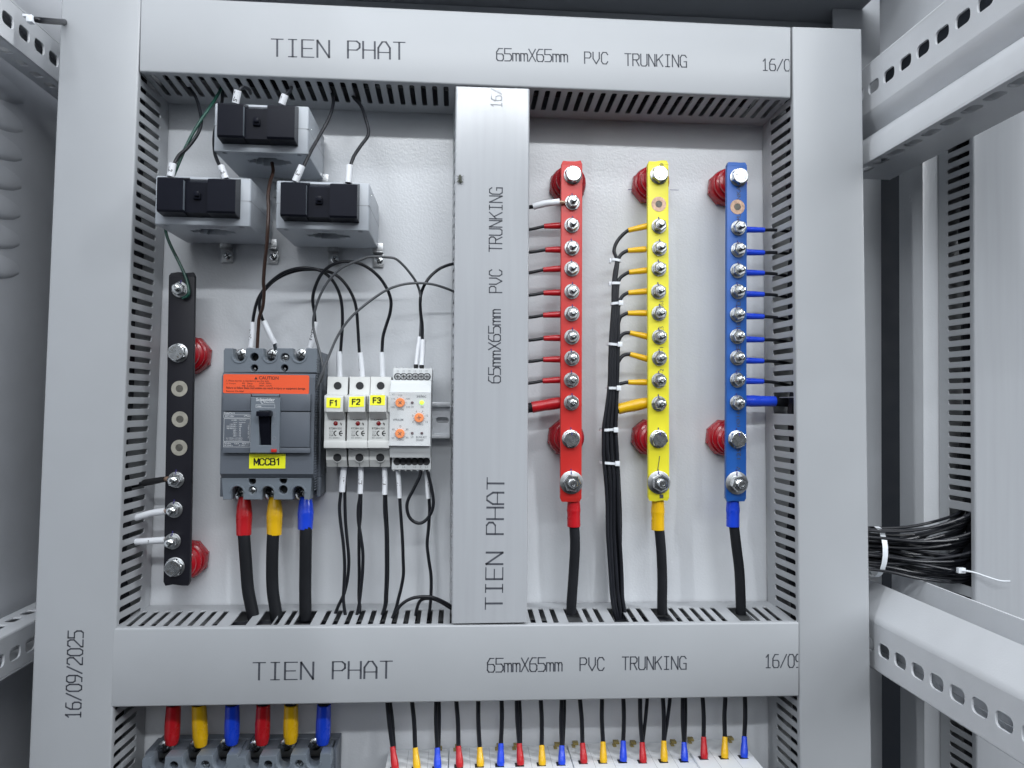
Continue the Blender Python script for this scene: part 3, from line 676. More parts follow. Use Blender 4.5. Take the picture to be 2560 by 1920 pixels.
# blue wires
bl = [(496, 501), (545, 549), (589, 598), (635, 643), (683, 692), (733, 740), (779, 786), (823, 833)]
for i, (yb, ye) in enumerate(bl):
    a = d_(1609, yb, WD); b = d_(1651 - i * .3, yb + 1, WD); e = d_(1706, ye, WD - 4); f = b.lerp(e, .45); f.z += .8
    wire('wire', 'black wire with blue boot, %s from the top on the blue busbar' % ORD[i], 'wire',
         [('insulation', [(b.lerp(a, .2), 1.6), (b, 1.6), (f, 1.6), (e, 1.6), (e + V((14, 4, -3)), 1.6)], 'black_wire'), ('boot', boot_pts(a, b, 2.9, 2.4), 'blue_boot')], 'blue booted wires on the blue busbar')
a = d_(1608, 866, WD - 2); b = d_(1674, 867, WD - 3); e = d_(1712, 869, WD - 5)
wire('cable', 'thick black cable with large blue boot entering the right trunking', 'cable', [('insulation', [(b.lerp(a, .2), 4.7), (b, 4.7), (e, 4.7), (e + V((16, 2, 0)), 4.7)], 'cable'),
     ('boot', [(a, 5.4), (a.lerp(b, .3), 5.6), (a.lerp(b, .6), 5.1), (b, 5.0)], 'blue_boot')])
# main feeder cables of the three bars
for nm, top, bt, path, bm_ in (('red', (1239, 1070), (1239.5, 1137), [(322, 1085), (326, 1200), (318, 1350), (305, 1540), (305, 1600)], 'red_boot'),
                               ('yellow', (1421, 1070), (1421, 1144), [(826, 1105), (838, 1250), (843, 1400), (842, 1540), (845, 1600)], 'yellow_boot'),
                               ('blue', (1583, 1070), (1583, 1137), [(1268, 1080), (1282, 1200), (1300, 1350), (1308, 1540), (1310, 1600)], 'blue_boot')):
    a = d_(*top, WD - 1); b = d_(*bt, WD - 1); pts = [(b.lerp(a, .2), 4.75)] + [(K8(*q, WD - 1), 4.75) for q in path]
    wire('cable', 'thick black cable hanging from the foot of the %s busbar' % nm, 'cable', [('insulation', pts, 'cable'),
         ('boot', [(a, 5.6), (a.lerp(b, .3), 6.1), (a.lerp(b, .48), 6.5), (a.lerp(b, .62), 6.1), (b.lerp(a, .03), 6.2), (b, 5.9)], bm_)], 'main cables under the busbars')
# neutral bar wires
a = K6(262, 1003, 40); b = K6(238, 1006, 38); c = K6(150, 1022, 32); e = K6(60, 1044, 28)
wire('wire', 'black sleeved wire from the black busbar to the left trunking', 'wire', [('insulation', [(c.lerp(b, .2), 1.9), (c, 1.9), (e, 1.9), (e + V((-12, 0, -3)), 1.9)], 'black_wire'),
     ('sleeve', [(b, 2.4), (b.lerp(c, .5), 2.9), (c, 3.1), (c.lerp(e, .12), 2.5)], 'black_sleeve'), ('copper_strands', [(a, 1.9), (b.lerp(a, .4), 2.2), (b, 1.6)], 'copper')])
for nm, y0, y1, tx, lb in (('upper', 1150, 1180, '', 'white sleeved wire on the black busbar, above the one marked N'), ('lower', 1280, 1289, 'N', 'white sleeved wire marked N below the plain white one')):
    a = K6(262, y0 - 4, 41); b = K6(240, y0, 39); e = K6(108, y1, 34); g = K6(62, y1 + 10, 28); f = b.lerp(e, .5) + V((0, 0, .9 if nm == 'upper' else 0))
    t = wire('wire', lb, 'wire', [('insulation', [(e.lerp(b, .2), 1.8), (e, 1.8), (g, 1.7), (g + V((-12, 2, -4)), 1.7)], 'black_wire'),
         ('sleeve', [(b, 3.0), (f, 3.0), (e, 3.0)], 'white_sleeve'), ('copper_strands', [(a, 1.8), (b.lerp(a, .4), 2.0), (b, 1.6)], 'copper')], 'white sleeved wires on the black busbar')
    if tx: m = MB(); m.cyltext(tx, f + V((-6, 0, 0)), f + V((6, 0, 0)), 3.0, 2.6); m.done('lettering', 'black_print', t)

def sleeved(label, path, r, spath, sr, txt, wm='black_wire', tip=None, flip=1, group=None, wsize=None):
    segs = [('insulation', [(p, r) for p in path], wm), ('sleeve', [(p, sr) for p in spath], 'white_sleeve')]
    if tip: segs.append(tip)
    t = wire('wire', label, 'wire', segs, group)
    if txt:
        m = MB(); m.cyltext(txt, spath[0], spath[-1], sr, wsize or 3.4, flip); m.done('lettering', 'black_print', t)
    return t
# arcs from breaker to fuse holders (K2)
k2 = lambda pts, D: [K2(u, v, D if not isinstance(D, (list, tuple)) else D[i]) for i, (u, v) in enumerate(pts)]
sleeved('black wire marked L1-F1 arching from breaker to first fuse holder',
        k2([(125, 760), (135, 670), (165, 540), (215, 440), (300, 340), (420, 250), (560, 203), (700, 200), (815, 235), (905, 310), (970, 420), (1002, 540), (1012, 680), (1008, 820), (993, 1025), (990, 1080)],
           [30, 32, 34, 36, 40, 44, 46, 46, 45, 42, 38, 35, 32, 30, 28, 28]), 1.45,
        k2([(126, 732), (120, 850), (105, 985)], 31), 2.5, 'L1-F1', flip=1)
sleeved('black wire marked L2-F2 arching from breaker to second fuse holder',
        k2([(232, 730), (205, 650), (192, 560), (215, 460), (310, 345), (430, 268), (570, 222), (720, 212), (860, 230), (960, 275), (1045, 360), (1110, 470), (1145, 580), (1160, 720), (1178, 1030), (1182, 1090)],
           [30, 32, 34, 36, 38, 41, 43, 43, 42, 41, 40, 37, 34, 30, 28, 28]), 1.45,
        k2([(236, 722), (285, 830), (342, 945)], [31, 31, 29]), 2.5, 'L2-F2', tip=('ferrule', [(K2(342, 940, 29), 1.9), (K2(348, 975, 27), 1.9), (K2(350, 1010, 26), 1.4)], 'zinc'))
sleeved('black wire marked L3-F3 arching from breaker to third fuse holder',
        k2([(742, 760), (735, 640), (718, 520), (735, 410), (790, 280), (860, 200), (950, 150), (1060, 133), (1170, 150), (1280, 205), (1380, 295), (1455, 410), (1490, 520), (1482, 640), (1445, 760), (1412, 880), (1403, 1030), (1402, 1090)],
           [30, 33, 37, 41, 46, 50, 52, 52, 50, 47, 44, 40, 37, 34, 31, 29, 28, 28]), 1.5,
        k2([(750, 730), (725, 860), (688, 985)], 31), 2.5, 'L3-F3')
for nm, sp, tx in (('first', [(978, 1022), (980, 1150), (985, 1275)], 'L1-F1'), ('second', [(1186, 1034), (1198, 1150), (1206, 1275)], 'L2-F2'), ('third', [(1400, 1030), (1406, 1150), (1410, 1275)], 'L3-F3')):
    pts = k2(sp, [28, 28, 27]); t = thing('marker_sleeve', 'white marker sleeve printed %s entering the top of the %s fuse holder' % (tx, nm), 'marker sleeve', pts[0], 'marker sleeves above the fuse holders')
    MB().tube([(p, 2.6) for p in pts]).done('sleeve_body', 'white_sleeve', t); m = MB(); m.cyltext(tx, pts[0], pts[-1], 2.6, 3.5); m.done('lettering', 'black_print', t)
# brown wire through the transformer window
wire('wire', 'brown wire running from the top transformer window down to the breaker', 'wire', [('insulation', [(p, 1.55) for p in
     [K1(985, 640, 52), K1(992, 700, 56), K1(972, 770, 62), K1(960, 850, 68), K1(962, 950, 72), K1(958, 1060, 74), K1(950, 1180, 70), K1(938, 1290, 62)] + k2([(232, 330), (238, 430), (225, 580), (192, 680), (180, 800), (170, 990), (165, 1040)], [54, 48, 42, 36, 32, 28, 26])], 'brown_wire')])
# thin grey wires
g1 = k2([(2140, 445), (2040, 400), (1900, 358), (1750, 346), (1600, 362), (1440, 420), (1270, 535), (1100, 680), (970, 860), (880, 1060), (800, 1260), (742, 1400), (700, 1440)], [30, 36, 42, 46, 48, 48, 48, 48, 48, 50, 52, 50, 42])
wire('wire', 'thin grey wire arching from middle trunking down beside the breaker', 'wire', [('insulation', [(p, 1.15) for p in g1], 'grey_wire')])
g2 = k2([(1250, 92), (1200, 112), (1100, 150), (980, 215), (870, 330), (790, 470), (740, 620), (722, 740), (740, 860), (785, 1020), (815, 1160), (822, 1240), (800, 1330)], [60, 60, 60, 58, 56, 52, 48, 44, 44, 46, 48, 48, 46])
wire('wire', 'thin grey wire crossing the arches and dipping beside the breaker', 'wire', [('insulation', [(p, 1.15) for p in g2], 'grey_wire')])
g3 = k2([(1250, 90), (1340, 84), (1440, 90), (1530, 104), (1610, 168), (1680, 250), (1735, 330), (1768, 410), (1785, 500), (1778, 600), (1785, 720), (1778, 870), (1772, 900)], [60, 60, 58, 56, 52, 48, 44, 40, 38, 36, 34, 32, 32])
wire('wire', 'thin grey wire from right transformer to the relay, left white sleeve', 'wire', [('insulation', [(p, 1.15) for p in g3], 'grey_wire'),
     ('sleeve', [(p, 1.75) for p in k2([(1773, 878), (1755, 1010), (1738, 1155)], [32, 34, 36])], 'white_sleeve'), ('ferrule', [(p, 2.0) for p in k2([(1738, 1150), (1736, 1200)], 36)], 'black_sleeve')])
g4 = k2([(2150, 152), (2080, 162), (1980, 200), (1890, 270), (1830, 350), (1795, 430), (1780, 520), (1785, 640), (1800, 760), (1802, 900)], [26, 30, 34, 38, 40, 38, 38, 36, 34, 33])
wire('wire', 'black wire curving from middle trunking to the relay, right white sleeve', 'wire', [('insulation', [(p, 1.4) for p in g4], 'black_wire'),
     ('sleeve', [(p, 2.4) for p in k2([(1808, 905), (1803, 1030), (1795, 1160)], [33, 34, 36])], 'white_sleeve'), ('ferrule', [(p, 2.2) for p in k2([(1795, 1153), (1793, 1203)], 36)], 'black_sleeve')])
# transformer wires (K1)
k1 = lambda pts, D: [K1(u, v, D if not isinstance(D, (list, tuple)) else D[i]) for i, (u, v) in enumerate(pts)]
sleeved('black wire with short white sleeve at left terminal of left transformer', k1([(408, 95), (440, 145), (488, 210), (515, 290), (527, 370), (505, 450), (440, 540), (380, 595), (345, 660)], [35, 36, 40, 48, 56, 64, 72, 78, 82]), 1.5,
        k1([(342, 645), (328, 730)], [83, 83]), 3.0, 'L2', wsize=3.4)
wire('wire', 'long green wire from top trunking past the left transformer to the black busbar', 'wire', [('insulation', [(p, 1.35) for p in
     k1([(665, 110), (655, 160), (600, 255), (520, 370), (450, 490), (395, 610), (352, 712), (300, 830), (285, 960), (297, 1085), (325, 1170), (380, 1280), (425, 1380), (445, 1460), (440, 1500), (405, 1518)], [30, 36, 48, 60, 68, 74, 76, 60, 46, 42, 42, 42, 42, 43, 43, 42])], 'green_wire')])
sleeved('black wire with short white sleeve at right terminal of left transformer', k1([(660, 130), (662, 230), (640, 340), (612, 450), (612, 560), (628, 620), (650, 665)], [30, 28, 30, 50, 70, 78, 82]), 1.5,
        k1([(652, 660), (685, 745)], [83, 83]), 3.0, 'L2', wsize=3.4)
sleeved('black wire with white sleeve at left terminal of top transformer', k1([(845, 190), (835, 165), (800, 152), (770, 175)], [40, 55, 75, 88]), 1.5, k1([(764, 172), (748, 255)], [88, 86]), 3.0, 'L1-S', wsize=3.4)
sleeved('black wire with white sleeve at right terminal of top transformer', k1([(1112, 130), (1110, 160), (1092, 185), (1070, 205)], [34, 50, 72, 86]), 1.5, k1([(1070, 200), (1048, 262)], [87, 86]), 3.0, 'L1', wsize=3.4)
sleeved('black wire with white sleeve at left terminal of right transformer', k1([(1345, 140), (1370, 180), (1382, 250), (1355, 350), (1290, 470), (1235, 570), (1185, 675)], [28, 34, 46, 58, 68, 76, 84]), 1.5, k1([(1180, 660), (1135, 762)], [84, 84]), 3.0, 'L3', wsize=3.4)
sleeved('black wire with plain white sleeve at right terminal of right transformer', k1([(1490, 140), (1510, 210), (1560, 270), (1590, 350), (1610, 452), (1560, 530), (1515, 600), (1490, 670)], [28, 32, 44, 54, 62, 70, 78, 84]), 1.5, k1([(1488, 655), (1480, 770)], [84, 84]), 2.9, '')
# wires under fuse holders and relay (K3)
k3 = lambda pts, D=30: [K3(u, v, D) for u, v in pts]
W3 = [('left black wire of the pair under the first fuse holder', [(305, 90), (292, 320), (278, 480), (290, 640), (315, 830), (330, 1050), (325, 1250), (318, 1400), (330, 1520), (345, 1600)], ([(322, 70), (310, 200), (302, 322)], 4.0, 'VL1')),
      ('right black wire of the pair under the first fuse holder', [(330, 90), (332, 330), (338, 600), (355, 800), (372, 1000), (362, 1180), (325, 1350), (265, 1480), (215, 1610)], None),
      ('left black wire of the pair under the second fuse holder', [(480, 90), (485, 350), (468, 480), (470, 620), (495, 780), (515, 950), (510, 1150), (490, 1350), (470, 1500), (440, 1620)], ([(495, 70), (493, 200), (488, 340)], 3.4, 'VL2')),
      ('right black wire of the pair under the second fuse holder', [(500, 90), (495, 350), (490, 560), (478, 700), (475, 900), (478, 1150), (475, 1400), (485, 1500), (460, 1620)], None),
      ('left black wire of the pair under the third fuse holder', [(735, 90), (734, 350), (735, 520), (748, 700), (752, 900), (752, 1150), (745, 1350), (735, 1480), (690, 1620)], ([(735, 70), (738, 200), (736, 350)], 3.4, 'VL3')),
      ('right black wire of the pair under the third fuse holder', [(748, 90), (746, 350), (752, 520), (762, 700), (766, 900), (766, 1150), (757, 1350), (748, 1470), (705, 1600)], None),
      ('black wire marked N under the relay', [(880, 90), (888, 390), (902, 600), (915, 800), (922, 1000), (925, 1150), (905, 1280), (875, 1400), (850, 1500), (808, 1620)], ([(870, 100), (880, 240), (887, 385)], 3.0, 'N')),
      ('black wire marked VL1 under the relay', [(1172, 100), (1185, 390), (1190, 520), (1178, 700), (1165, 850), (1180, 1000), (1205, 1180), (1203, 1380), (1195, 1480), (1180, 1620)], ([(1158, 105), (1165, 250), (1175, 390)], 2.7, 'VL1'))]
for i, (lb, pts, sl) in enumerate(W3):
    dd = 33 if i % 2 == 0 else 29
    P3 = [K3(u, v, dd - (2 if j == len(pts) - 1 else 0)) for j, (u, v) in enumerate(pts)]
    if sl: sleeved(lb, P3, 1.5, k3(sl[0], 34), sl[1] * .72, sl[2], flip=-1, wsize=3.2)
    else: wire('wire', lb, 'wire', [('insulation', [(p, 1.5) for p in P3], 'black_wire')])
wire('wire', 'black wire looping under the relay between two terminals', 'wire', [('insulation', [(p, 1.5) for p in
     [K3(1105, 105, 40), K3(1085, 180, 40), K3(1025, 300, 39), K3(970, 410, 38), K3(962, 500, 38), K3(990, 585, 38), K3(1050, 632, 38), K3(1110, 635, 38), K3(1170, 590, 38), K3(1215, 510, 39), K3(1228, 420, 40), K3(1210, 290, 40), K3(1185, 180, 40), K3(1168, 100, 40)]], 'black_wire')])
wire('wire', 'black wire arching low from bottom trunking into middle trunking', 'wire', [('insulation', [(p, 1.5) for p in
     [K3(800, 1625, 40), K3(850, 1530, 44), K3(920, 1450, 46), K3(1010, 1400, 46), K3(1110, 1384, 46), K3(1210, 1388, 46), K3(1300, 1420, 44), K3(1380, 1462, 40), K3(1440, 1500, 36)]], 'black_wire')])
wire('wire', 'shorter black wire arching low beside the middle trunking', 'wire', [('insulation', [(p, 1.5) for p in
     [K3(1045, 1620, 34), K3(1058, 1520, 38), K3(1085, 1440, 42), K3(1130, 1405, 43), K3(1210, 1402, 43), K3(1290, 1430, 42), K3(1380, 1485, 36), K3(1440, 1520, 32)]], 'black_wire')])

# ================================================================== DIN RAIL
t = thing('din_rail', 'galvanised mounting rail behind fuse holders and relay', 'rail', K5(1805, 1120, 4))
a = K5(100, 635, 14); b = K5(1808, 695, 14); x0, x1 = a.x, b.x - 1.5; zt = a.z; zb = K5(1805, 1120, 14).z; h1 = a.z - b.z
m = MB(); m.box(x0, x1, -14, -12.8, zt - h1, zt, .3); m.box(x0, x1, -14, -12.8, zb, zb + h1, .3)
m.box(x0, x1, -12.8, -6, zt - h1 - 1.2, zt - h1, .2); m.box(x0, x1, -12.8, -6, zb + h1, zb + h1 + 1.2, .2)
sl = K5(1740, 880, 6); hz = 2.9
m.fplate([[(x0, zb + h1 + 1.2), (x1, zb + h1 + 1.2), (x1, zt - h1 - 1.2), (x0, zt - h1 - 1.2)]] + [rrect(x0 + 12 + 25 * i, (zt + zb) / 2 - hz, x0 + 27 + 25 * i, (zt + zb) / 2 + hz, 2.6) for i in range(int((x1 - x0 - 40) / 25))] + [rrect(x1 - 13, (zt + zb) / 2 - hz, x1 - 1, (zt + zb) / 2 + hz, 2.6)], 5, 6.2, .15)
m.box(x0 + 4, x0 + 16, -5, 0, zb + 6, zt - 6); m.box(x1 - 60, x1 - 40, -5, 0, zb + 6, zt - 6)
m.done('rail_profile', 'alu', t)

# ================================================================== FUSE HOLDERS
def fuse(i, u0, lab, ly0, ly1, tilt):
    K = lambda u, v, D: K5(u + u0, v, D)
    t = thing('fuse_holder', 'white fuse holder with yellow %s sticker on its lever' % lab, 'fuse holder', K(130, 1490, 12), 'fuse holders on the rail')
    # side profile extruded across: (D, z) outline
    z = lambda v, D: K(0, v, D).z
    x0 = K(3, 400, 45).x; x1 = K(266, 400, 45).x
    pr = [(14, z(318, 45)), (44, z(318, 45)), (45, z(322, 45)), (47, z(545, 47)), (57, z(560, 57)), (58, z(565, 58)), (58, z(1245, 58)), (47, z(1258, 47)), (46, z(1400, 46)), (42, z(1490, 44)), (14, z(1490, 44))]
    m = MB(); m.extr(pr, lambda D, zz: V((x0, -D, zz)), lambda D, zz: V((x1, -D, zz)))
    m.done('holder_body', 'fuse', t, 25)
    # handle carrier
    a = K(-37, 560, 60); b = K(245, 1245, 60)
    m = MB(); m.box(a.x, b.x - .2, -60, -50, b.z, b.z + (a.z - b.z) * .135, .5)
    m.box(a.x, a.x + 1.6, -61, -50, a.z - 14.5, a.z, .5); m.box(b.x - 1.8, b.x, -61, -50, a.z - 14.5, a.z, .5)
    c = K(205, 1150, 59.5); e = K(5, 860, 59.5); m.box(a.x + 1.2, b.x - 1.4, -59, -56, c.z - .4, e.z + 8, .3)
    m.done('carrier', 'fuse', t, 30)
    # lever block with its sloping shaded underside
    l0 = K(-15, 570, 71); l1 = K(200, 775, 71); zl = K(0, 870, 60).z
    pr = [(58.5, l0.z + .5), (69.5, l0.z + .3), (71, l0.z - 1), (72, l1.z + 5), (71.5, l1.z), (70.5, l1.z - .5), (59.5, zl)]
    m = MB(); m.extr(pr, lambda D, zz: V((l0.x, -D, zz)), lambda D, zz: V((l1.x, -D, zz))); lv = m.done('lever', 'fuse', t, 30)
    s0 = K(-13 + tilt[0], ly0, 72.2); s1 = K(168 + tilt[1], ly1, 72.2); zc = (s0.z + s1.z) / 2
    m = MB(); n_ = 6
    def curv(zz): # the sticker follows the lever face
        f_ = (l0.z - zz) / (l0.z - l1.z); return 71.0 + max(0, min(1, f_ / .6)) * 1.0 + .22
    vs = []; sh = tilt[2]
    for j in range(n_ + 1):
        zz = s0.z + (s1.z - s0.z) * j / n_
        vs += [V((s0.x, -curv(zz), zz - sh)), V((s1.x, -curv(zz), zz + sh))]
    m.raw(vs, [(2 * j, 2 * j + 1, 2 * j + 3, 2 * j + 2) for j in range(n_)]); st = m.done('sticker', 'yellow_label', t)
    m = MB(); zc_ = (ly0 + ly1) / 2; a = K(36, zc_ + 34, 72.4); b = K(130, zc_ + 34, 72.4); stroke_text(m, lab.replace('1', 'i'), lambda x, y: a + V((1, 0, .02 * tilt[2])) * x + V((0, 0, 1)) * y, 0, b.x - a.x, K(0, zc_ - 34, 72.4).z - a.z, 1.0, .85, None, 1.45); m.done('lettering', 'black_print', st)
    # holes
    for hu, hv, hr, hd in ((133, 438, 51, 46.2), (128, 1368, 54, 46.6)):
        c = K(hu, hv, hd); r = (K(hu + hr, hv, hd).x - c.x); m = MB()
        m.plate([circle(0, 0, r + .5, 28), circle(0, 0, r, 28)], .3, lambda p: V((c.x + p.x, c.y - .3 - p.z, c.z + p.y)), .1); h = m.done('screw_hole', 'fuse', t)
        MB().lathe(c, (0, -1, 0), [(r, -6), (r, .35)], 28).done('hole_recess', 'hole', h)
    m = MB(); a = K(128, 1425, 44); m.box(a.x - .15, a.x + .15, -44.6, -42.2, K(0, 1488, 44).z + .4, a.z); m.done('seam', 'relay_grey', t)
    # plate print
    fp = 59.14
    m = MB(); a = K(12, 905, fp); b = K(205, 1148, fp)
    m.text('CHNT', K, 48, 862, 172, 886, fp, bold=True); m.text('RT28N-32X', K, 22, 978, 187, 1002, fp, bold=True); m.text('32A', K, 22, 1068, 78, 1090, fp, bold=True)
    m.done('lettering', 'black_print', t)
    m = MB(); m.text('10X38', K, 22, 1020, 76, 1032, fp); m.text('690V~', K, 22, 1044, 76, 1056, fp); m.text('IEC 60269-2', K, 22, 1104, 155, 1120, fp); m.done('fine_print', 'relay_grey', t)
    m = MB()
    for cu, flip in ((115, 1), (185, 1)):
        c = K(cu, 1054, fp); R = K(cu + 37, 1054, fp).x - c.x; pts = []
        for j in range(13):
            q = radians(90 + 180 * j / 12 ); pts.append((c.x + R * cos(q) , c.z + R * sin(q)))
        q2 = [(c.x + (R - .95) * cos(radians(90 + 180 * j / 12)), c.z + (R - .95) * sin(radians(90 + 180 * j / 12))) for j in range(12, -1, -1)]
        allp = pts + q2; n1 = len(pts)
        m.raw([V((x, -fp, zz)) for x, zz in allp], [(j, j + 1, len(allp) - 2 - j, len(allp) - 1 - j) for j in range(n1 - 1)])
    c = K(165, 1054, fp); m.box(c.x - .6, c.x + 2.2, -fp, -fp + .05, c.z - .45, c.z + .45); m.done('conformity_mark', 'black_print', t)
    c = K(107, 925, 59); MB().lathe(c, (0, -1, 0), [(2.0, -.5), (2.0, .5), (1.4, 1.1), (.3, 1.35)], 18).done('indicator', 'neon_red', t)
    a = K(170, 915, fp); b = K(182, 950, fp); m = MB(); m.tube([(a, .3), (a.lerp(b, .5), .55), (b, .2)], seg=6, n=3); m.done('lamp_symbol', 'black_print', t)
    return t
fuse(0, 200, 'F1', 592, 724, (0, 0, -.1)); fuse(1, 487, 'F2', 576, 712, (8, 18, .3)); fuse(2, 757, 'F3', 558, 690, (8, 18, .1))

# ================================================================== RELAY
t = thing('voltage_relay', 'pale voltage relay with three orange knobs and a lit green lamp', 'relay', K5(1290, 1530, 12))
x0 = K5(1050, 300, 44).x; x1 = K5(1556, 300, 44).x
z = lambda v, D: K5(1290, v, D).z
xa = K5(1024, 400, 52).x; xb = K5(1545, 400, 52).x
m = MB(); m.box(x0, x1, -44, -14, z(365, 44), z(212, 44), .5)
for i in range(7): xx = x0 + 1 + (x1 - x0 - 3) * i / 6; m.box(xx, xx + 1.1, -43, -30, z(212, 44), z(197, 44))
m.box(x0, x1, -44, -14, z(1525, 44), z(1370, 44), .5)
for i in range(7): xx = x0 + 1 + (x1 - x0 - 3) * i / 6; m.box(xx, xx + 1.1, -43, -30, z(1545, 44), z(1525, 44))
pr = [(14, z(365, 52)), (50, z(365, 52)), (52, z(368, 52)), (53, z(412, 53)), (60, z(516, 60)), (61, z(520, 61)), (61, z(1212, 61)), (58, z(1220, 60)), (53, z(1330, 54)), (52, z(1368, 52)), (14, z(1368, 52))]
m.extr(pr, lambda D, zz: V((xa, -D, zz)), lambda D, zz: V((xb, -D, zz))); m.done('relay_body', 'relay', t, 25)
for row, v in ((0, 320), (1, 1420)):
    for i in range(6):
        c = K5(1112 + 75.5 * i - (8 if row else 0), v, 44); m = MB()
        m.lathe(c, (0, -1, 0), [(3.4, -.5), (3.4, .12)], 20); h = m.done('terminal_hole', 'hole', t)
        if row == 0:
            m = MB(); m.lathe(c, (0, -1, 0), [(2.6, 0), (2.6, .5), (2.2, .8)], 18); m.done('terminal_screw', 'zinc_dark', h)
            m = MB(); m.box(c.x - 1.8, c.x + 1.8, c.y - 1.0, c.y - .82, c.z - .3, c.z + .3); m.box(c.x - .3, c.x + .3, c.y - 1.0, c.y - .82, c.z - 1.8, c.z + 1.8); m.done('screw_slot', 'hole', h)
m = MB()
for i, s in enumerate(('26', '25', '28', '16', '15', '18')): m.text(s, K5, 1097 + 74 * i, 234, 1127 + 74 * i, 255, 44.1)
for s, u in (('N', 1107), ('L3', 1188), ('L2', 1333), ('P', 1408), ('L1', 1484)): m.text(s, K5, u - (8 if len(s) < 2 else 16), 1482, u + (8 if len(s) < 2 else 16), 1502, 44.1)
m.done('terminal_numbers', 'ink_pale', t)
FP = 61.12
m = MB()
for s, u0, v0, u1, v1, b in (('selec', 1355, 553, 1480, 590, 1), ('ON', 1406, 702, 1444, 726, 1), ('OV', 1282, 700, 1320, 726, 1), ('115', 1124, 552, 1170, 572, 1), ('120', 1220, 595, 1266, 617, 1), ('110', 1030, 597, 1076, 615, 1),
                             ('105', 1023, 704, 1070, 726, 1), ('125', 1224, 702, 1270, 725, 1), ('OV(%)', 1103, 734, 1190, 760, 1), ('VPRA2M', 1047, 864, 1183, 894, 1), ('6', 1346, 758, 1360, 782, 1), ('9', 1427, 758, 1441, 782, 1), ('3', 1296, 812, 1310, 836, 1),
                             ('12', 1476, 812, 1503, 836, 1), ('0', 1300, 895, 1315, 920, 1), ('15', 1473, 893, 1502, 919, 1), ('T(SEC)', 1346, 926, 1440, 955, 1), ('75', 1130, 950, 1158, 974, 1), ('65', 1038, 990, 1070, 1014, 1), ('85', 1218, 991, 1248, 1015, 1),
                             ('55', 1032, 1102, 1064, 1128, 1), ('95', 1217, 1098, 1248, 1124, 1), ('UV(%)', 1100, 1128, 1186, 1154, 1), ('UV', 1280, 1088, 1316, 1116, 1), ('BLINK:ASY', 1348, 1090, 1488, 1118, 1), ('ON:REV', 1348, 1128, 1446, 1156, 1), ('C', 1040, 538, 1072, 558, 0)):
    m.text(s, K5, u0, v0, u1, v1, FP, bold=bool(b))
def ticks(m, u, v, a0, a1, n):
    for i in range(n):
        a = radians(a0 + (a1 - a0) * i / (n - 1)); c = K5(u, v, FP); d = V((cos(a), 0, sin(a))); s_ = V((-sin(a), 0, cos(a))) * .13
        p, q = c + d * 4.55, c + d * 5.4; m.raw([p - s_, q - s_, q + s_, p + s_], [(0, 1, 2, 3)])
ticks(m, 1143, 655, 210, -30, 9); ticks(m, 1388, 850, 210, -30, 11); ticks(m, 1143, 1055, 210, -30, 9)
m.done('lettering', 'relay_grey', t)
for u, v, ro in ((1143, 657, .8), (1388, 852, .1), (1140, 1057, .7)):
    c = K5(u, v, 61); m = MB(); m.lathe(c, (0, -1, 0), [(4.15, 0), (4.2, 1.2), (4.0, 2.2), (3.6, 2.6)], 28); kn = m.done('knob', 'orange', t, 40)
    m = MB()
    for a in (ro, ro + pi / 2):
        d = V((cos(a), 0, sin(a))); s_ = V((-sin(a), 0, cos(a))) * .32; p, q = c + d * 1.9 + V((0, -2.66, 0)), c - d * 1.9 + V((0, -2.66, 0)); m.raw([p - s_, q - s_, q + s_, p + s_], [(0, 1, 2, 3)])
    m.done('knob_slot', 'brown_wire', kn)
for u, v, r, mt in ((1299, 657, 1.25, 'led_off'), (1423, 655, 1.9, 'led_on'), (1299, 1052, 1.25, 'led_off'), (1423, 1052, 1.25, 'led_off')):
    c = K5(u, v, 61); MB().lathe(c, (0, -1, 0), [(r, 0), (r, .6), (r * .6, 1.1), (.2, 1.25)], 18).done('indicator_lamp', mt, t)
a = K5(996, 522, 66); b = K5(1534, 1208, 66)
m = MB(); m.box(a.x, b.x, -65.2, -64.4, b.z, a.z); m.box(a.x, a.x + .8, -64.4, -56, b.z, a.z); m.box(b.x - .8, b.x, -64.4, -56, b.z, a.z); m.box(a.x + .8, b.x - .8, -64.4, -56, a.z - .8, a.z); m.box(a.x + .8, b.x - .8, -64.4, -56, b.z, b.z + .8)
m.done('clear_cover', 'clear', t)
for zz in (a.z + .35, b.z - .35): MB().tube([(V((a.x, -65.0, zz)), .28), (V((b.x, -65.0, zz)), .28)], seg=6).done('cover_edge', 'white_mcb', t)

# ================================================================== MOULDED CASE BREAKER
def cross_screw(parent, c, r, name='screw', rot=.5):
    c = Vector(c); m = MB(); m.lathe(c, (0, -1, 0), [(r, -1.5), (r, .4), (r * .85, 1.0), (r * .4, 1.35)], 24); s_ = m.done(name, 'zinc', parent, 40)
    m = MB()
    for a in (rot, rot + pi / 2):
        d = V((cos(a), 0, sin(a))); w_ = V((-sin(a), 0, cos(a))) * r * .12; p, q = c + d * r * .62, c - d * r * .62
        vs = [p - w_, q - w_, q + w_, p + w_]; m.raw([v + V((0, -1.42, 0)) for v in vs], [(0, 1, 2, 3)])
    m.done('cross_recess', 'hole', s_)
t = thing('circuit_breaker', 'dark grey moulded case breaker labelled MCCB1 with orange caution sticker', 'circuit breaker', K4(540, 1655, 2), 'moulded case breakers')
mc = t
a = K4(62, 335, 55); b = K4(1008, 1430, 55)
X0, X1 = a.x, b.x
m = MB()
zt = K4(0, 85, 50).z; zm = K4(0, 335, 53).z; zl = K4(0, 1385, 55).z; zl2 = K4(0, 1430, 51).z; zb = K4(0, 1655, 50).z
pr = [(2, zm), (50, zm), (52, zm - .4), (55, zm - 3.6), (55, zl), (50, zl2), (2, zl2)]
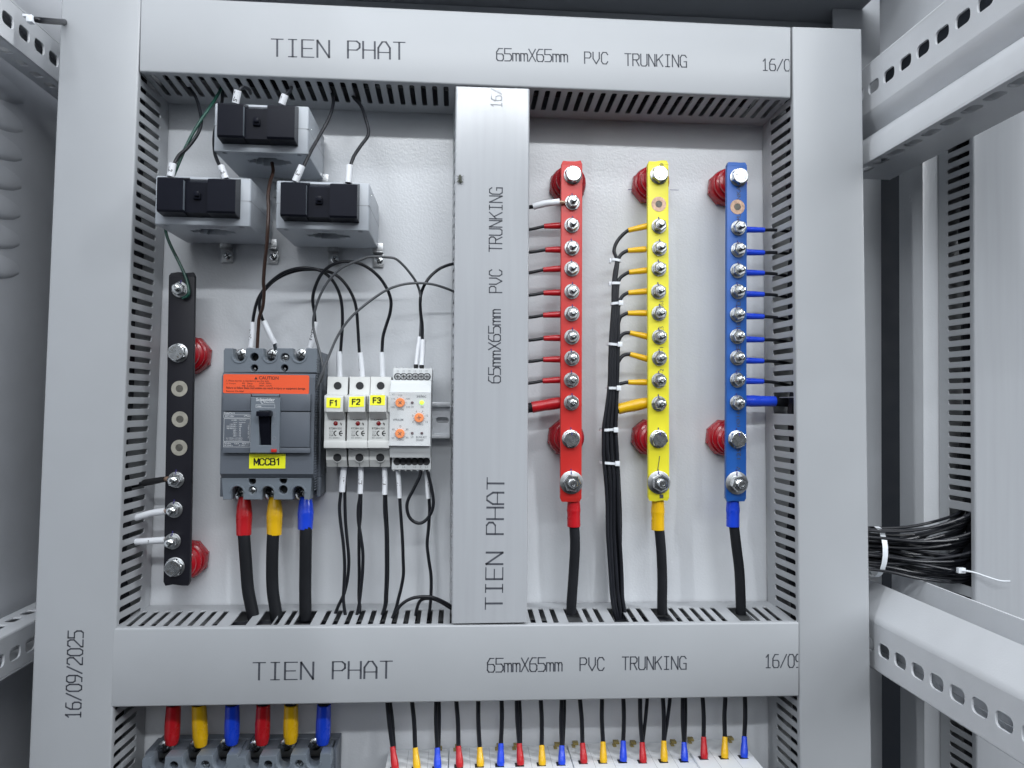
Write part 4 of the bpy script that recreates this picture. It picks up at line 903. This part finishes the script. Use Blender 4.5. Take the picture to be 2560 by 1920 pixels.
m.extr(pr, lambda D, zz: V((X0, -D, zz)), lambda D, zz: V((X1, -D, zz)))
# ribbed right flank and rear flange
m.box(X0 - .8, X1 + 2.2, -34, -2, zl2, zm, .8); m.box(X0 - .8, X1 + 2.2, -13, -2, zb + 1, zt - 1, .6); m.box(X1 - .6, X1 + 2.2, -34, -13.2, zm + .2, zt - 1, .5); m.box(X1 - .6, X1 + 2.2, -34, -13.2, zb + 1, zl2 - .2, .5)
zz = zt - 8
while zz > zb + 8:
    m.box(X1 + .0, X1 + .9, -50, -36, zz - 1.0, zz, .1); zz -= 2.3
m.done('breaker_case', 'mccb', t, 25)
kx = lambda u, v, D=50: (K4(u, v, D).x, K4(u, v, D).z)
def shroud(top):
    if top:
        y0, y1 = 85, 338; us = (240, 558, 862); n_ = 62
        out = [kx(78, y1), kx(78, 110), kx(92, y0)]
        for u in us:
            out += [kx(u - n_ - 10, y0)]
            for j in range(9): q = pi + pi * j / 8; out.append(kx(u + n_ * cos(q), 160 - n_ * sin(q)))
            out += [kx(u + n_ + 10, y0)]
        out += [kx(1035, y0), kx(1045, 110), kx(1045, y1)]; holes = ((397, 176, 44), (715, 182, 46), (397, 290, 38), (710, 290, 38))
    else:
        y0, y1 = 1655, 1430; us = (220, 535, 852); n_ = 62
        out = [kx(58, y1), kx(72, y0)]
        for u in us:
            out += [kx(u - n_, y0)]
            for j in range(9): q = pi - pi * j / 8; out.append(kx(u + n_ * cos(q), 1580 - n_ * sin(q)))
            out += [kx(u + n_, y0)]
        out += [kx(975, y0), kx(992, y1)]; holes = ((375, 1462, 38), (697, 1456, 38), (380, 1560, 44), (695, 1552, 46))
    loops = [out] + [circle(*kx(u, v), K4(u + r, v, 50).x - K4(u, v, 50).x, 22) for u, v, r in holes]
    m = MB(); m.fplate(loops, 36, 50, .5)
    # raised rims round the notches
    for u in us:
        pts = []
        for j in range(11):
            q = (pi + pi * j / 10) if top else (pi - pi * j / 10)
            c = K4(u + (n_ + 14) * cos(q), (160 if top else 1580) - (n_ + 14) * sin(q), 50); pts.append((c, .9))
        m.tube(pts, seg=6, n=1)
    sh = m.done('terminal_shroud', 'mccb_light', t, 30)
    yb = K4(0, (112 if top else 1630), 40).z; ym = K4(0, (338 if top else 1430), 40).z; z0_, z1_ = min(yb, ym), max(yb, ym)
    m = MB()
    for u0, u1 in ((80, 150), (330, 470), (650, 780), (955, 1040)): m.box(K4(u0 - (0 if top else 22), 0, 40).x, K4(u1 - (0 if top else 22), 0, 40).x, -35.9, -6, z0_, z1_, .4)
    m.done('phase_barriers', 'mccb', t)
    m = MB()
    for u, v, r in holes: c = K4(u, v, 40); m.lathe(c, (0, -1, 0), [(5, -1), (5, 0)], 12)
    m.done('hole_recess', 'hole', t)
    for i, u in enumerate(us):
        v = 150 if top else 1600; c = K4(u + 20, v, 24); m = MB(); zc = c.z
        m.box(c.x - 8, c.x + 8, -19, -16, min(zc, z1_ - 4) - 9, z1_ - 2, .4) if top else m.box(c.x - 8, c.x + 8, -19, -16, z0_ + 1, zc + 8, .4)
        m.done('terminal_pad', 'zinc_dark', t); cross_screw(t, V((c.x, -21, c.z)), 5.4, 'terminal_screw', .4 + i)
    if top: cross_screw(t, K4(716, 184, 45), 4.0, 'cover_screw', .3); cross_screw(t, K4(710, 300, 42), 1.8, 'cover_screw', .3); cross_screw(t, K4(400, 300, 42), 1.8, 'cover_screw', .3)
    else: cross_screw(t, K4(380, 1562, 46), 3.9, 'cover_screw', .2)
shroud(True); shroud(False)
for q in ((76, 556, 360, 738, 60.6), (662, 556, 975, 738, 60.6), (76, 744, 360, 1172, 60), (658, 744, 968, 1112, 60), (655, 1117, 972, 1172, 60.6)):
    MB().pbox(K4, q[0], q[1], q[2], q[3], 54, q[4], .5).done('front_panel', 'mccb', t, 30)
zr = lambda v: K4(0, v, 63).z
a = K4(362, 592, 63); b = K4(654, 1172, 63)
m = MB(); o_ = [(a.x, b.z), (b.x, b.z), (b.x, a.z), (a.x, a.z)]; h_ = [kx(446, 1092, 63), kx(570, 1092, 63), kx(572, 733, 63), kx(446, 733, 63)]
m.fplate([o_, h_], 54, 63, .5); m.pbox(K4, 372, 558, 654, 588, 54, 61.5, .3)
m.done('toggle_surround', 'mccb_light' , t, 30)
m = MB(); m.pbox(K4, 440, 735, 575, 1095, 50, 55.5); m.done('toggle_well', 'hole', t)
m = MB(); c0 = K4(447, 790, 64); c1 = K4(562, 1090, 60); pr = [(54, c0.z + 4), (66, c0.z), (60, (c0.z + c1.z) / 2 - 4), (56.5, c1.z), (54, c1.z)]
m.extr(pr, lambda D, zz: V((c0.x, -D, zz)), lambda D, zz: V((c1.x, -D, zz)))
a = K4(414, 737, 74); b = K4(548, 792, 74); m.box(a.x, b.x + .6, -74, -62, b.z, a.z, .8); m.done('toggle', 'ct_black', t, 30)
MB().pbox(K4, 570, 1130, 626, 1163, 60, 64.2, .3).done('test_button', 'red_btn', t)
# stickers and print
a = K4(73, 550, 55.3); b = K4(966, 365, 55.3)
m = MB(); m.fplate([rrect(a.x, a.z, b.x, b.z, 1.3)], 55.05, 55.3); st = m.done('caution_sticker', 'orange_label', t)
m = MB(); D = 55.42
m.text('CAUTION', K4, 446, 378, 648, 408, D, bold=True)
for s, u0, v0, u1, v1, b_ in (('1. Phase barrier is mandatory on this side.', 108, 418, 552, 434, 0), ('2. Torque', 108, 444, 205, 460, 0), ('M5   2N-m', 272, 443, 378, 458, 0), ('(15A...50A).', 448, 442, 578, 460, 0), ('M8   5.5N-m', 272, 468, 398, 484, 0), ('(60A...125A).', 448, 467, 584, 485, 0),
                              ('Failure to follow these instructions can result in injury or equipment damage.', 106, 492, 930, 512, 1), ('Remove this label', 106, 522, 286, 537, 0)): m.text(s, K4, u0, v0, u1, v1, D, bold=bool(b_))
p = [K4(398, 408, D), K4(430, 408, D), K4(414, 380, D)]; m.raw(p, [(0, 1, 2)]); m.done('lettering', 'black_print', st)
a = K4(342, 1336, 55.6); b = K4(720, 1182, 55.6)
m = MB(); m.fplate([[(a.x, a.z + .3), (b.x, a.z + .5), (b.x, b.z), (a.x, b.z + .1)]], 55.05, 55.6); st = m.done('name_sticker', 'yellow_label', t)
m = MB(); a = K4(396, 1296, 55.75); b = K4(668, 1292, 55.75); stroke_text(m, 'MCCBi', lambda x, y: a + V((1, 0, .012)) * x + V((0, 0, 1)) * y, 0, b.x - a.x, K4(396, 1230, 55.75).z - a.z, 1.15, .95, None, 1.28); m.done('lettering', 'black_print', st)
m = MB()
m.text('Schneider', K4, 415, 602, 610, 633, 63.1, bold=True); m.text('Electric', K4, 500, 637, 606, 654, 63.1); m.text('100A', K4, 424, 680, 472, 695, 63.1)
c = K4(480, 640, 63.1); m.tube([(c + V((1.2 * cos(q * .63), 0, 1.6 * sin(q * .63))), .22) for q in range(10)], seg=5, n=2)
def frame(m, u0, v0, u1, v1, D, w=.22):
    a = K4(u0, v1, D); b = K4(u1, v0, D); y0_, y1_ = -D, -D + .08
    m.box(a.x, b.x, y0_, y1_, a.z, a.z + w); m.box(a.x, b.x, y0_, y1_, b.z - w, b.z); m.box(a.x, a.x + w, y0_, y1_, a.z + w, b.z - w); m.box(b.x - w, b.x, y0_, y1_, a.z + w, b.z - w)
frame(m, 412, 671, 611, 703, 63.12)
D = 60.12
m.text('EasyPact', K4, 82, 748, 196, 768, D, bold=True); m.text('EZC100H', K4, 96, 782, 186, 798, D)
frame(m, 78, 775, 356, 808, D); frame(m, 78, 816, 356, 1052, D); frame(m, 78, 1060, 356, 1110, D)
rows = [('Ui=690V', 'Uimp=6kV', 830), ('Ue(V)', 'Icu(kA)', 855), ('110/130 ~', '100', 874), ('220/230/240 ~', '100', 894), ('380/400/415 ~', '30', 915), ('440 ~', '20', 934), ('550 ~', '10', 954), ('125 =', '10', 973), ('250 =', '10', 993)]
for s1, s2, v in rows:
    m.text(s1, K4, 220 - len(s1) * 8.5, v - 6, 220, v + 7, D); m.text(s2, K4, 238, v - 6, 238 + len(s2) * 9.5, v + 7, D)
m.text('Ics= 50%Icu (110-400V)', K4, 104, 1012, 272, 1024, D); m.text('Ics= 25%Icu (415-550V)', K4, 104, 1032, 272, 1044, D)
m.text('50/60Hz', K4, 88, 1068, 158, 1081, D); m.text('Cat.A', K4, 190, 1067, 238, 1080, D); m.text('40/50 \u00b0C', K4, 268, 1067, 340, 1080, D); m.text('IEC 60947-2', K4, 88, 1088, 172, 1100, D); m.text('JIS C8201-2-1', K4, 234, 1087, 334, 1099, D)
m.text('7m 2025 WK5 1', K4, 330, 870, 342, 1020, D, 90); a = K4(290, 791, D); b = K4(352, 790, D); m.tube([(a, .25), (a.lerp(b, .4) + V((0, 0, .6)), .2), (a.lerp(b, .5), .25), (b, .25)], seg=5, n=1)
m.done('printed_markings', 'white_print', t)
m = MB(); frame(m, 598, 745, 615, 798, 63.1, .25); pts = [K4(588, 862, 63.1), K4(622, 862, 63.1), K4(605, 888, 63.1)]; m.tube([(p, .15) for p in pts + pts[:1]], seg=4, n=1)
c = K4(603, 1020, 63.1); m.plate([circle(0, 0, 1.7, 24), circle(0, 0, 1.4, 24)], .06, lambda p: V((c.x + p.x, c.y - p.z, c.z + p.y))); m.done('position_marks', 'ink_pale', t)
# breaker cables
for nm, u, bt, path, wd in (('red', 594, 1258, [(595, 1258), (603, 1370), (613, 1500), (632, 1600), (640, 1640)], 'red_boot'), ('yellow', 731, 1258, [(726, 1258), (722, 1380), (724, 1500), (738, 1600), (742, 1640)], 'yellow_boot'), ('blue', 871, 1232, [(874, 1232), (872, 1400), (871, 1500), (872, 1600), (872, 1640)], 'blue_boot')):
    a = K6(u + 3, 1085, 26); b = K6(u, bt, 28)
    wire('cable', 'thick black cable with %s boot leaving the bottom of breaker MCCB1' % nm, 'cable', [('insulation', [(b.lerp(a, .2), 5.3)] + [(K6(*q, 29), 5.5) for q in path], 'cable'),
         ('boot', [(a, 5.0), (a.lerp(b, .25), 6.6), (a.lerp(b, .5), 7.3), (a.lerp(b, .75), 6.9), (a.lerp(b, .97), 6.7), (b, 6.3)], wd)], 'main cables under breaker MCCB1')

# two more breakers below, only their upper ends in the picture
ref = K4(558, 85, 50)
skip = ('caution_sticker', 'name_sticker', 'printed_markings', 'position_marks', 'test_button')
for i, (u, v, lb) in enumerate(((570, 640, 'grey breaker at the bottom left corner, leftmost of two below the trunking'), (1570, 632, 'grey breaker at the bottom left, nearer the white breakers'))):
    q = K10(u, v, 50); c = copy_tree(mc, (q.x - ref.x, 0, q.z - ref.z), skip=skip); c['label'] = lb
    c['_o'] = tuple(Vector(mc['_o']) + V((q.x - ref.x, 0, q.z - ref.z)))
cols = ('red', 'yellow', 'blue')
for i, (u, ut, vb) in enumerate(((380, 400, 455), (690, 670, 475), (1020, 1025, 455), (1340, 1355, 455), (1645, 1650, 440), (1985, 2000, 455))):
    a = K10(u, vb + 50, 26); b = K10(ut, 90, 28)
    wire('cable', 'thick %s booted cable dropping to the %s grey breaker at the bottom left' % (cols[i % 3], 'left' if i < 3 else 'right'), 'cable',
         [('insulation', [(b, 5.2), (b + V((0, 0, 25)), 5.2)], 'cable'), ('boot', [(a, 5.2), (a.lerp(b, .2), 6.6), (a.lerp(b, .5), 6.8), (b, 6.2)], cols[i % 3] + '_boot')], 'cables dropping to the two lower breakers')

# row of white three-pole breakers
bx = [163, 263, 358, 460, 555, 648, 740, 840, 930, 1032, 1122, 1213, 1305, 1402, 1496, 1586, 1680, 1770]
tx_ = [125, 238, 352, 442, 545, 652, 722, 832, 930, 1012, 1115, 1213, 1290, 1395, 1487, 1578, 1683, 1773]
tv = [675, 680, 680, 672, 678, 660, 660, 668, 670, 658, 652, 648, 655, 648, 655, 630, 630, 628]
bv = [776, 776, 776, 766, 762, 760, 756, 757, 755, 748, 745, 740, 746, 740, 738, 727, 725, 722]
BD = 46
tops = [K11(bx[i], bv[i], BD) for i in range(18)]
dbl = {0: 'second', 6: 1, 12: 1, 13: 1, 2: 1, 8: 1, 14: 1}
for g in range(6):
    zt = sum(tops[3 * g + j].z for j in range(3)) / 3 - .3; xc = sum(tops[3 * g + j].x for j in range(3)) / 3
    t = thing('small_breaker', 'white three pole breaker in the bottom row, %s from the left' % ORD[g], 'circuit breaker', (xc, 0, zt - 70), 'white breakers in the bottom row')
    m = MB(); m.box(xc - 27.9, xc + 27.9, -74, -8, zt - 70, zt, .7); m.done('breaker_case', 'white_mcb', t)
    m = MB()
    for j in (0, 1): xx = (tops[3 * g + j].x + tops[3 * g + j + 1].x) / 2; m.box(xx - .12, xx + .12, -73, -10, zt - 1, zt + .02)
    m.done('pole_seam', 'ink_pale', t)
    m = MB()
    for j in range(3): xx = tops[3 * g + j].x - 1; m.box(xx - 4, xx + 4, -BD - 3.5, -BD + 4, zt - 2, zt + .05)
    m.done('terminal_opening', 'hole', t)
    for xx in (xc - 20, xc + 19) if g else (xc + 19,):
        m = MB(); m.box(xx - 2.6, xx + 2.6, -12, -6, zt + .02, zt + 2.2, .4); m.box(xx - 4.2, xx - 1, -17, -11.5, zt + .03, zt + 1.2, .3)
        m.done('rail_clip', 'clip_shaded', t)
for i in range(18):
    a = tops[i]; b = K11(bx[i] - (bx[i] - tx_[i]) * .35, tv[i], BD - 6); e = K11(tx_[i], 440, 38); mid = b.lerp(e, .5) + V((-.6 + 1.2 * (i % 2), 0, 0)); c = cols[i % 3]
    segs = [('insulation', [(b.lerp(a, .2), 2.0), (b, 2.0), (mid, 2.0), (e, 2.0), (e + V((0, 4, 16)), 2.0)], 'black_wire'),
            ('boot', [(a + V((0, 0, -.6)), 3.1), (a.lerp(b, .15), 3.45), (a.lerp(b, .4), 3.2), (a.lerp(b, .7), 2.6), (b, 2.4)], c + '_boot')]
    if i in dbl:
        e2 = K11(tx_[i] + (34 if i in (12, 13) else 12), 440, 36); b2 = b + V((1.2, 2.0, 0)); segs.insert(1, ('second_insulation', [(b2.lerp(a, .2), 1.7), (b2, 1.7), (b2.lerp(e2, .5) + V((.4, 0, 0)), 1.7), (e2, 1.7), (e2 + V((1, 4, 16)), 1.7)], 'black_wire'))
    n3 = ORD[i // 3]
    wire('wire', 'black wire with %s boot on the %s white breaker of the bottom row' % (c, n3), 'wire', segs, 'booted wires on the bottom row of breakers')

# ================================================================== CURRENT TRANSFORMERS
def make_ct(label):
    a = K1(612, 252, 82); b = K1(1218, 583, 82); W = b.x - a.x; H = a.z - b.z; x0 = a.x; zt = a.z; zb = b.z; xc = x0 + W / 2 + 1
    t = thing('current_transformer', label, 'current transformer', (xc, 0, zb), 'current transformers')
    # shell is a sheet across x/depth with the stepped busbar window, extruded in height
    st = [(8, 14), (13, 9), (18, 4.5)]; hole = []
    ym = 56
    q = [(-8, 14), (8, 14), (8, 9), (13, 9), (13, 4.5), (18, 4.5), (18, -4.5), (13, -4.5), (13, -9), (8, -9), (8, -14), (-8, -14), (-8, -9), (-13, -9), (-13, -4.5), (-18, -4.5), (-18, 4.5), (-13, 4.5), (-13, 9), (-8, 9)]
    hole = [(xc + x, -(ym) + y * .8) for x, y in q]
    loops = [rrect(x0, -82, x0 + W, -6, 2.0), hole] + [circle(x0 + 8, -77, 1.9, 14), circle(x0 + W - 8, -77, 1.9, 14)]
    m = MB(); m.plate(loops, H, lambda p: V((p.x, p.y, (zt + zb) / 2 + p.z)), 1.0); m.done('housing', 'ct_grey', t, 30)
    m = MB(); m.box(xc - 19, xc + 19, -72, -40, zb + 9, zb + 11); m.done('window_shade_sheet', 'hole', t)  # dark sheet added to give the window its inner shade
    m = MB(); m.box(x0 - .1, x0 + W + .1, -82.1, -6, zb + H * .52, zb + H * .53); m.done('case_seam', 'ink_pale', t)
    # terminal cover: two lids with a recessed middle
    c0 = K1(632, 250, 97); c1 = K1(1122, 487, 97); L3 = [c0.x, K1(800, 250, 97).x, K1(955, 250, 97).x, c1.x]
    m = MB()
    def lid(xa, xb, D, cham):
        pr = [(82, zt - 1.0), (D - 1, c0.z), (D, c0.z - 1), (D, c1.z + 1.5), (D - 1.5, c1.z), (82, c1.z - 0.9)] if cham else [(82, zt - 2), (D, c0.z - 2), (D, c1.z + 1), (82, c1.z - 0.9)]
        m.extr(pr, lambda d, zz: V((xa, -d, zz)), lambda d, zz: V((xb, -d, zz)))
    lid(L3[0], L3[1], 97, True); lid(L3[2], L3[3] + 1, 97, True); lid(L3[1], L3[2], 91.5, False)
    cv_ = m.done('terminal_cover', 'ct_black', t, 25)
    m = MB(); cx = (L3[1] + L3[2]) / 2; cz = (c0.z + c1.z) / 2 + 1
    m.box(cx - 3, cx + 3, -94, -91, cz - 3.4, cz + 2.4, .8); m.box(cx - 1.4, cx + 2.6, -96.6, -94, cz - 1.4, cz + 2.6, .4); m.done('sealing_knob', 'ct_black', cv_)
    m = MB(); m.box(L3[1] - .5, L3[1] + .05, -96.9, -93, c1.z + 2, c0.z - 2, .1); m.done('lid_highlight', 'mccb_light', cv_)  # lighter strip painted as the highlight along the lid's inner edge
    # raised text block under the housing
    m = MB()
    for i, yy in enumerate((-76.5, -74.6, -72.8)):
        v, f, p0, p1, q0, q1 = text_mesh('600V 50/60Hz CL 0.5  IEC 61869-2' if i % 2 == 0 else 'CURRENT TRANSFORMER  5VA  100/5A')
        m.raw([V((xc - 16 + (p[0] - p0) / (p1 - p0) * 32, yy - (p[1]) * 1.5, zb - .06)) for p in v], f)
    m.done('moulded_text', 'mccb_light', t)
    # mounting clips with screws
    for ux in (x0 + W * .46 , x0 + W * .46 + 42):
        m = MB(); m.box(ux - 5, ux + 5, -9, -7.8, zb - 3, zb + 5, .3); m.box(ux - 5, ux + 5, -9, -1.5, zb - 4, zb - 3, .3); m.box(ux - 5, ux + 5, -2.6, -1, zb - 17, zb - 3.6, .3)
        cl = m.done('mounting_clip', 'zinc_dark', t); cross_screw(cl, V((ux + 1, -4, zb - 10.5)), 3.9, 'screw', .6)
        MB().lathe((ux + 1, -2.6, zb - 10.5), (0, -1, 0), [(5, 0), (5, 1)], 20).done('washer', 'zinc_dark', cl)
    # clear side label window
    MB().box(x0 + W + .05, x0 + W + .9, -74, -20, zb + 4, zt - 5, .3).done('side_cover', 'clear', t)
    return t
ct = make_ct('grey and black current transformer, topmost and centred above the other two')
o0 = K1(612, 252, 82)
for (u, v), lb in (((230, 722), 'grey and black current transformer beside the left trunking'), ((1012, 754), 'grey and black current transformer on the right, nearest the middle trunking')):
    q = K1(u, v, 82); c = copy_tree(ct, (q.x - o0.x, 0, q.z - o0.z)); c['label'] = lb

# ================================================================== RIGHT AND LEFT EDGE DETAILS
grp = 'thin black wires leaving the neighbouring trunking'
zhi = d_(2080, 1106, 45).z; zlo = d_(2080, 1255, 45).z; za = d_(1885, 1134, 50).z; zb_ = d_(1885, 1232, 50).z
for i in range(34):
    f = i / 33; z1 = zhi + (zlo - zhi) * f; y1 = random.uniform(-56, -28)
    sw = .75 if i % 8 == 3 else .22
    f0 = max(0, min(1, f + random.uniform(-sw, sw))); z0 = za - 4 + (zb_ - za + 6) * f0; y0 = -62 + 28 * ((i * 7) % 11) / 10; y1 = -56 + 28 * ((i * 5) % 9) / 8
    zm = z0 * .6 + z1 * .4 - 3
    pts = [V((640, y0 + 4, z0 + 3)), V((676, y0, z0)), V((716, y0 * .6 + y1 * .4 - 4, zm)), V((763, y1, z1)), V((780, y1 + 2, z1 + 16))]
    m = MB(); m.tube([(p, 1.45) for p in pts], seg=8, n=8)
    tag(m.done('wire', 'black_wire'), 'thin black wire in the loose bundle leaving the neighbouring trunking at the right', 'wire', grp)
a = P(2180, 1345, 38); t = thing('cable_tie', 'wide white tie round the loose wire bundle beside the right trunking', 'cable tie', a)
m = MB(); vs = []
for j in range(20):
    q = 2 * pi * j / 20
    for w_ in (0, 5): vs.append(V((672 + w_ + 4 * sin(q) * .4, -48 + 18 * cos(q), (za + zb_) / 2 - 4 + (za - zb_) * .56 * sin(q))))
m.raw(vs, [(2 * j, 2 * j + 1, (2 * j + 3) % 40, (2 * j + 2) % 40) for j in range(20)]).done('strap', 'tie', t)
k13 = Q(2060, 960, 1.728)
pts = [k13(585, 805, 62), k13(640, 812, 68), k13(700, 832, 71), k13(760, 850, 74), k13(805, 852, 78)]
t = thing('cable_tie', 'white cable tie with a long loose tail over the neighbouring trunking', 'cable tie', pts[0])
MB().tube([(p, .8 if i else 1.2) for i, p in enumerate(pts)], seg=8).done('tail', 'tie', t); MB().box(pts[0].x - 2, pts[0].x + 5, pts[0].y - 2, pts[0].y + 2, pts[0].z - 2.5, pts[0].z + 2.5, .6).done('tie_head', 'tie', t)
# left top wire with tie
a = d_(76, 42, 40); t = wire('wire', 'black wire crossing from the top left rail behind the left trunking', 'wire', [('insulation', [(d_(70, 41, 120), 1.9), (d_(90, 44, 115), 2.4), (d_(130, 47, 80), 2.4), (d_(150, 47, 40), 2.4)], 'black_wire')])
c = d_(68, 41, 121); m = MB(); m.box(c.x - 3, c.x + 2, c.y - 3, c.y + 3, c.z - 3.5, c.z + 2.5, 1.2); m.box(c.x - 6, c.x - 2, c.y - 2, c.y + 2, c.z + 1, c.z + 3, .4)
tag(m.done('cable_tie', 'tie'), 'white cable tie knotted on the upper left perforated rail', 'cable tie')

for o in bpy.data.objects:
    if '_o' in o: del o['_o']
